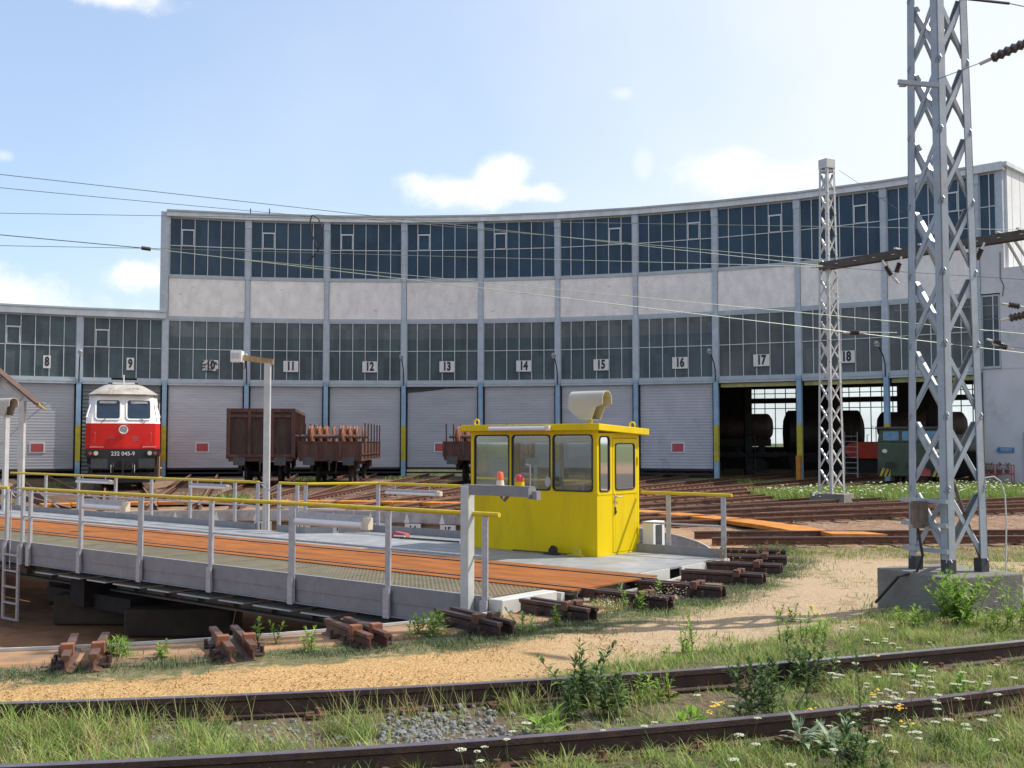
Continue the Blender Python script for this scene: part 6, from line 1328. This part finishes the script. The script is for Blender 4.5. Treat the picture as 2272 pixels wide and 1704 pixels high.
def weed(u, vb, vt, label, m='leaf_bright', nst=4, spread=.03, ll=.07, lw=.016, per=16, z=None, name='weed', cat='plant', group='leafy weeds', spike=False, lean=.24):
    zg = -.15 if z is None else z; p = onz(u, vb, zg)
    if z is None: zg = gz(p.x, p.y)-.005; p = onz(u, vb, zg)
    hgt = (vb-vt)*p.y/F_PX; t_ = thing(name, label, cat, p, 0, group); st, lf, tl = weed_meshes(nst, hgt, spread, ll, lw, per, int(u*7+vb), lean, spike)
    part('stem', st, M['stem'] if m != 'leaf_dark' else M['dry_stem'] if spike else M['stem'], t_); me = lf.mesh('leaves', M[m]); at = me.attributes.new('tint', 'FLOAT', 'POINT'); at.data.foreach_set('value', tl); part('leaves', me, None, t_); return t_
weed(2128, 1385, 1272, 'lush bright green bush in front of the large mast block', nst=34, spread=.10, ll=.10, lw=.022, per=18, lean=.38)
weed(2010, 1395, 1348, 'low bright green weed left of the bush by the mast block', nst=6, spread=.06, ll=.08, lw=.018)
weed(948, 1412, 1362, 'dense light green clump of weeds left of the pale steel bridge end', nst=16, spread=.12, ll=.075, lw=.017, per=12)
weed(1160, 1402, 1352, 'light green weed between the bridge end and the stub rails', nst=5, spread=.07); weed(1237, 1392, 1345, 'single upright weed in front of the stub rail with pale flowers', nst=3, spread=.025)
weed(1387, 1352, 1297, 'upright weed just beyond the end of the near bridge rail', nst=2, spread=.02); weed(1420, 1358, 1315, 'smaller upright weed right of the near bridge rail end', nst=3, spread=.04); weed(1463, 1322, 1290, 'small weed between the two bridge rail ends', nst=2, spread=.04)
weed(575, 1428, 1372, 'tall narrow pair of weeds right of the second stub rails', nst=3, spread=.03, z=-.17, ll=.065); weed(612, 1432, 1384, 'shorter weed beside the tall narrow pair on the pit rim', nst=2, z=-.17); weed(678, 1448, 1392, 'loose weed on the pit rim before the third stub rails', nst=4, spread=.04)
weed(268, 1460, 1418, 'feathery light green tussock right of the leftmost stub rails', nst=14, spread=.06, ll=.09, lw=.008, per=10); weed(365, 1458, 1425, 'small weed on the sandy rim left of centre', nst=4, spread=.05, ll=.05)
weed(1518, 1448, 1372, 'spindly green weed on the far side of the sandy path', nst=5, spread=.06, ll=.065); weed(1535, 1468, 1430, 'low weed at the path edge under the mast shadow', nst=5, spread=.09, ll=.06); weed(1800, 1432, 1362, 'wide light green weed between path and large mast', nst=9, spread=.13, ll=.07)
weed(1745, 1380, 1340, 'small yellow flowered weed left of the large mast', nst=5, spread=.1, ll=.05); weed(2255, 1400, 1280, 'tall bright weed at the right picture edge by the mast block', nst=7, spread=.1, ll=.11); weed(2215, 1400, 1350, 'bright weed between the bush and the right picture edge', nst=7, spread=.1)
weed(1610, 1265, 1190, 'green and red sorrel clump over the last stub rails', m='sorrel', nst=9, spread=.12, ll=.05, lw=.01, lean=.35); weed(1700, 1250, 1200, 'straw coloured sorrel behind the last stub rails', m='sorrel', nst=6, spread=.12, ll=.05, lw=.012, lean=.25)
weed(1305, 1570, 1430, 'tall dark green weed standing between the foreground rails right of centre', 'leaf_dark', nst=7, spread=.07, ll=.09, lw=.02, per=26); weed(1375, 1590, 1480, 'second dark green weed beside the tall one between the foreground rails', 'leaf_dark', nst=6, spread=.07, ll=.08, lw=.02, per=24); weed(1265, 1600, 1510, 'darker low weed left of the tall dark one', 'leaf_dark', nst=5, spread=.06, ll=.07, lw=.016, per=20)
weed(1690, 1600, 1462, 'bushy dark weed rising over the far foreground rail at the right', 'leaf_dark', nst=9, spread=.1, ll=.085, lw=.018, per=26); weed(1785, 1530, 1420, 'bushy mid green weed on the far foreground rail at the right', 'leaf_dark', nst=10, spread=.1, ll=.085, lw=.018, per=24); weed(1740, 1575, 1480, 'low dark weed between the two bushy ones at the right', 'leaf_dark', nst=6, spread=.1, ll=.07, per=20)
weed(1915, 1700, 1455, 'single tall dark seed stalk in the right foreground', 'leaf_dark', nst=1, spread=.01, ll=.07, lw=.02, per=60, name='seed_stalk', spike=True, lean=.04); weed(1895, 1712, 1590, 'dark leafy weed at the foot of the tall seed stalk', 'leaf_dark', nst=8, spread=.07, ll=.08, per=22)
weed(1830, 1660, 1612, 'pale silvery thistle lying by the near foreground rail', 'leaf_grey', nst=5, spread=.09, ll=.15, lw=.025, per=8, lean=.7, name='thistle'); weed(1430, 1560, 1500, 'thin green weed behind the dark weeds right of centre', nst=5, spread=.08)
weed(1205, 1640, 1600, 'spreading strap leaved tuft before the near rail at centre', nst=5, spread=.04, ll=.2, lw=.014, per=5, lean=.5); weed(1540, 1640, 1585, 'broad leaved green rosette between the foreground rails', nst=4, spread=.08, ll=.13, lw=.035, per=7, lean=.4); weed(2120, 1560, 1500, 'green weed beyond the near rail at the right', nst=8, spread=.15)
# umbel flowers
UV = []
def umbel_variant(k):
    r_ = random.Random(k); hh = .16+.05*k % .12; st = MB(); d = Vector((r_.gauss(0, .04), r_.gauss(0, .04), 0)); top = Vector((0, 0, .24))+d; st.tube([(0, 0, 0), (d.x*.3, d.y*.3, .12), tuple(top)], [.003, .0025, .002], 5); st.tube([(d.x*.2, d.y*.2, .09), (d.x+.05, d.y-.02, .17)], .0018, 4)
    fl = MB()
    for _ in range(46):
        a = r_.uniform(0, 6.28); q = math.sqrt(r_.random())*.034; c_ = top+Vector((q*math.cos(a), q*math.sin(a), .02+.006*(1-(q/.034)**2))); s_ = .0055; k0 = len(fl.v)
        fl._add([c_+Vector((s_*math.cos(b_), s_*math.sin(b_), 0)) for b_ in (0, 1.57, 3.14, 4.71)]+[c_+Vector((0, 0, .004))], [(0, 1, 4), (1, 2, 4), (2, 3, 4), (3, 0, 4)])
    ry = MB()
    for j in range(9): a = j*.7; ry.tube([tuple(top), (top.x+.028*math.cos(a), top.y+.028*math.sin(a), top.z+.02)], .0012, 4)
    return st.mesh('stem', M['stem']), fl.mesh('umbel', M['flower_white']), ry.mesh('rays', M['stem'])
UV = [umbel_variant(k) for k in range(5)]
def umbel(u, vtop, k):
    # top of the flower appears at (u, vtop)
    h_ = .22*rng.uniform(.7, 1.15); p = onz(u, vtop, -.07+h_); t_ = thing('umbel_flower', 'flat white umbel flower among the weeds of the foreground track', 'flower', (p.x, p.y, gz(p.x, p.y)), rng.uniform(0, 6.28), 'white umbel flowers'); s_ = h_/.26; t_.scale = (s_, s_, s_)
    st, fl, ry = UV[k % 5]; part('stem', st, None, t_); f_ = part('umbel', fl, None, t_); part('rays', ry, None, f_)
r5 = random.Random(5); spots = []
for _ in range(58): spots.append((r5.gauss(2010, 95), r5.gauss(1512, 38)))
for _ in range(26): spots.append((r5.gauss(2060, 110), r5.gauss(1600, 28)))
spots += [(1135, 1622), (1055, 1672), (1085, 1690), (1090, 1652), (1040, 1665), (1128, 1640), (1148, 1602), (1668, 1589), (1655, 1640), (1682, 1655), (1590, 1560), (1535, 1545), (1850, 1394), (1968, 1394), (1930, 1420), (1945, 1428), (1975, 1425), (2215, 1320), (2228, 1326), (2205, 1335), (1620, 1568), (1440, 1600), (1450, 1612), (1340, 1615), (940, 1660), (2190, 1560), (2240, 1500), (1760, 1690), (1600, 1690)]
for k, (u, v) in enumerate(spots):
    if 1000 < u < 2268 and v < 1700: umbel(u, v, k)
P = []
for u, v, n_ in ((1735, 1358, 10), (1800, 1345, 16), (1815, 1362, 12), (1590, 1563, 12), (1645, 1362, 5), (1800, 1575, 6), (1940, 1535, 8), (1990, 1568, 8), (1945, 1455, 4), (2000, 1570, 6), (1580, 1580, 6), (2010, 1600, 5)):
    for _ in range(n_): p = onz(u+rng.gauss(0, 9), v+rng.gauss(0, 4), .12 if v < 1500 else .1); P.append(tuple(p))
floret_stuff('yellow_flowers', P, .012, M['flower_yellow'], 'small yellow flowers scattered in the weeds')
# pale dry flower heads by the stub rails
P = []
for u, v in ((1345, 1338), (1480, 1310)):
    for _ in range(90): p = onz(u+rng.gauss(0, 24), v+rng.gauss(0, 9), .0+rng.uniform(-.05, .08)); P.append(tuple(p))
floret_stuff('pale_flower_heads', P, .009, mat('pale_dry_blossom', (.62, .54, .40), .8), 'cream dry flower heads beside the bridge rail ends')
n = 500; c1 = onz(1345, 1352, -.16); X = c1.x+nr_.normal(0, .14, n); Y = c1.y+nr_.normal(0, .1, n); blades('dry_stalks', X, Y, nr_.uniform(.08, .2, n), np.full(n, .004), nr_.uniform(.1, .5, n), nr_.normal(.8, .15, n), M['grass'], 'thin dry stalks under the cream flower heads')
n = 1400; X = nr_.normal(4.3, .5, n); Y = np.polyval(cB, X)-.1+nr_.normal(0, .35, n); blades('brown_dry_weeds', X, Y, nr_.uniform(.1, .3, n), np.full(n, .004), nr_.uniform(.1, .6, n), nr_.normal(.92, .06, n), M['grass'], 'brown dry weeds in the right foreground')
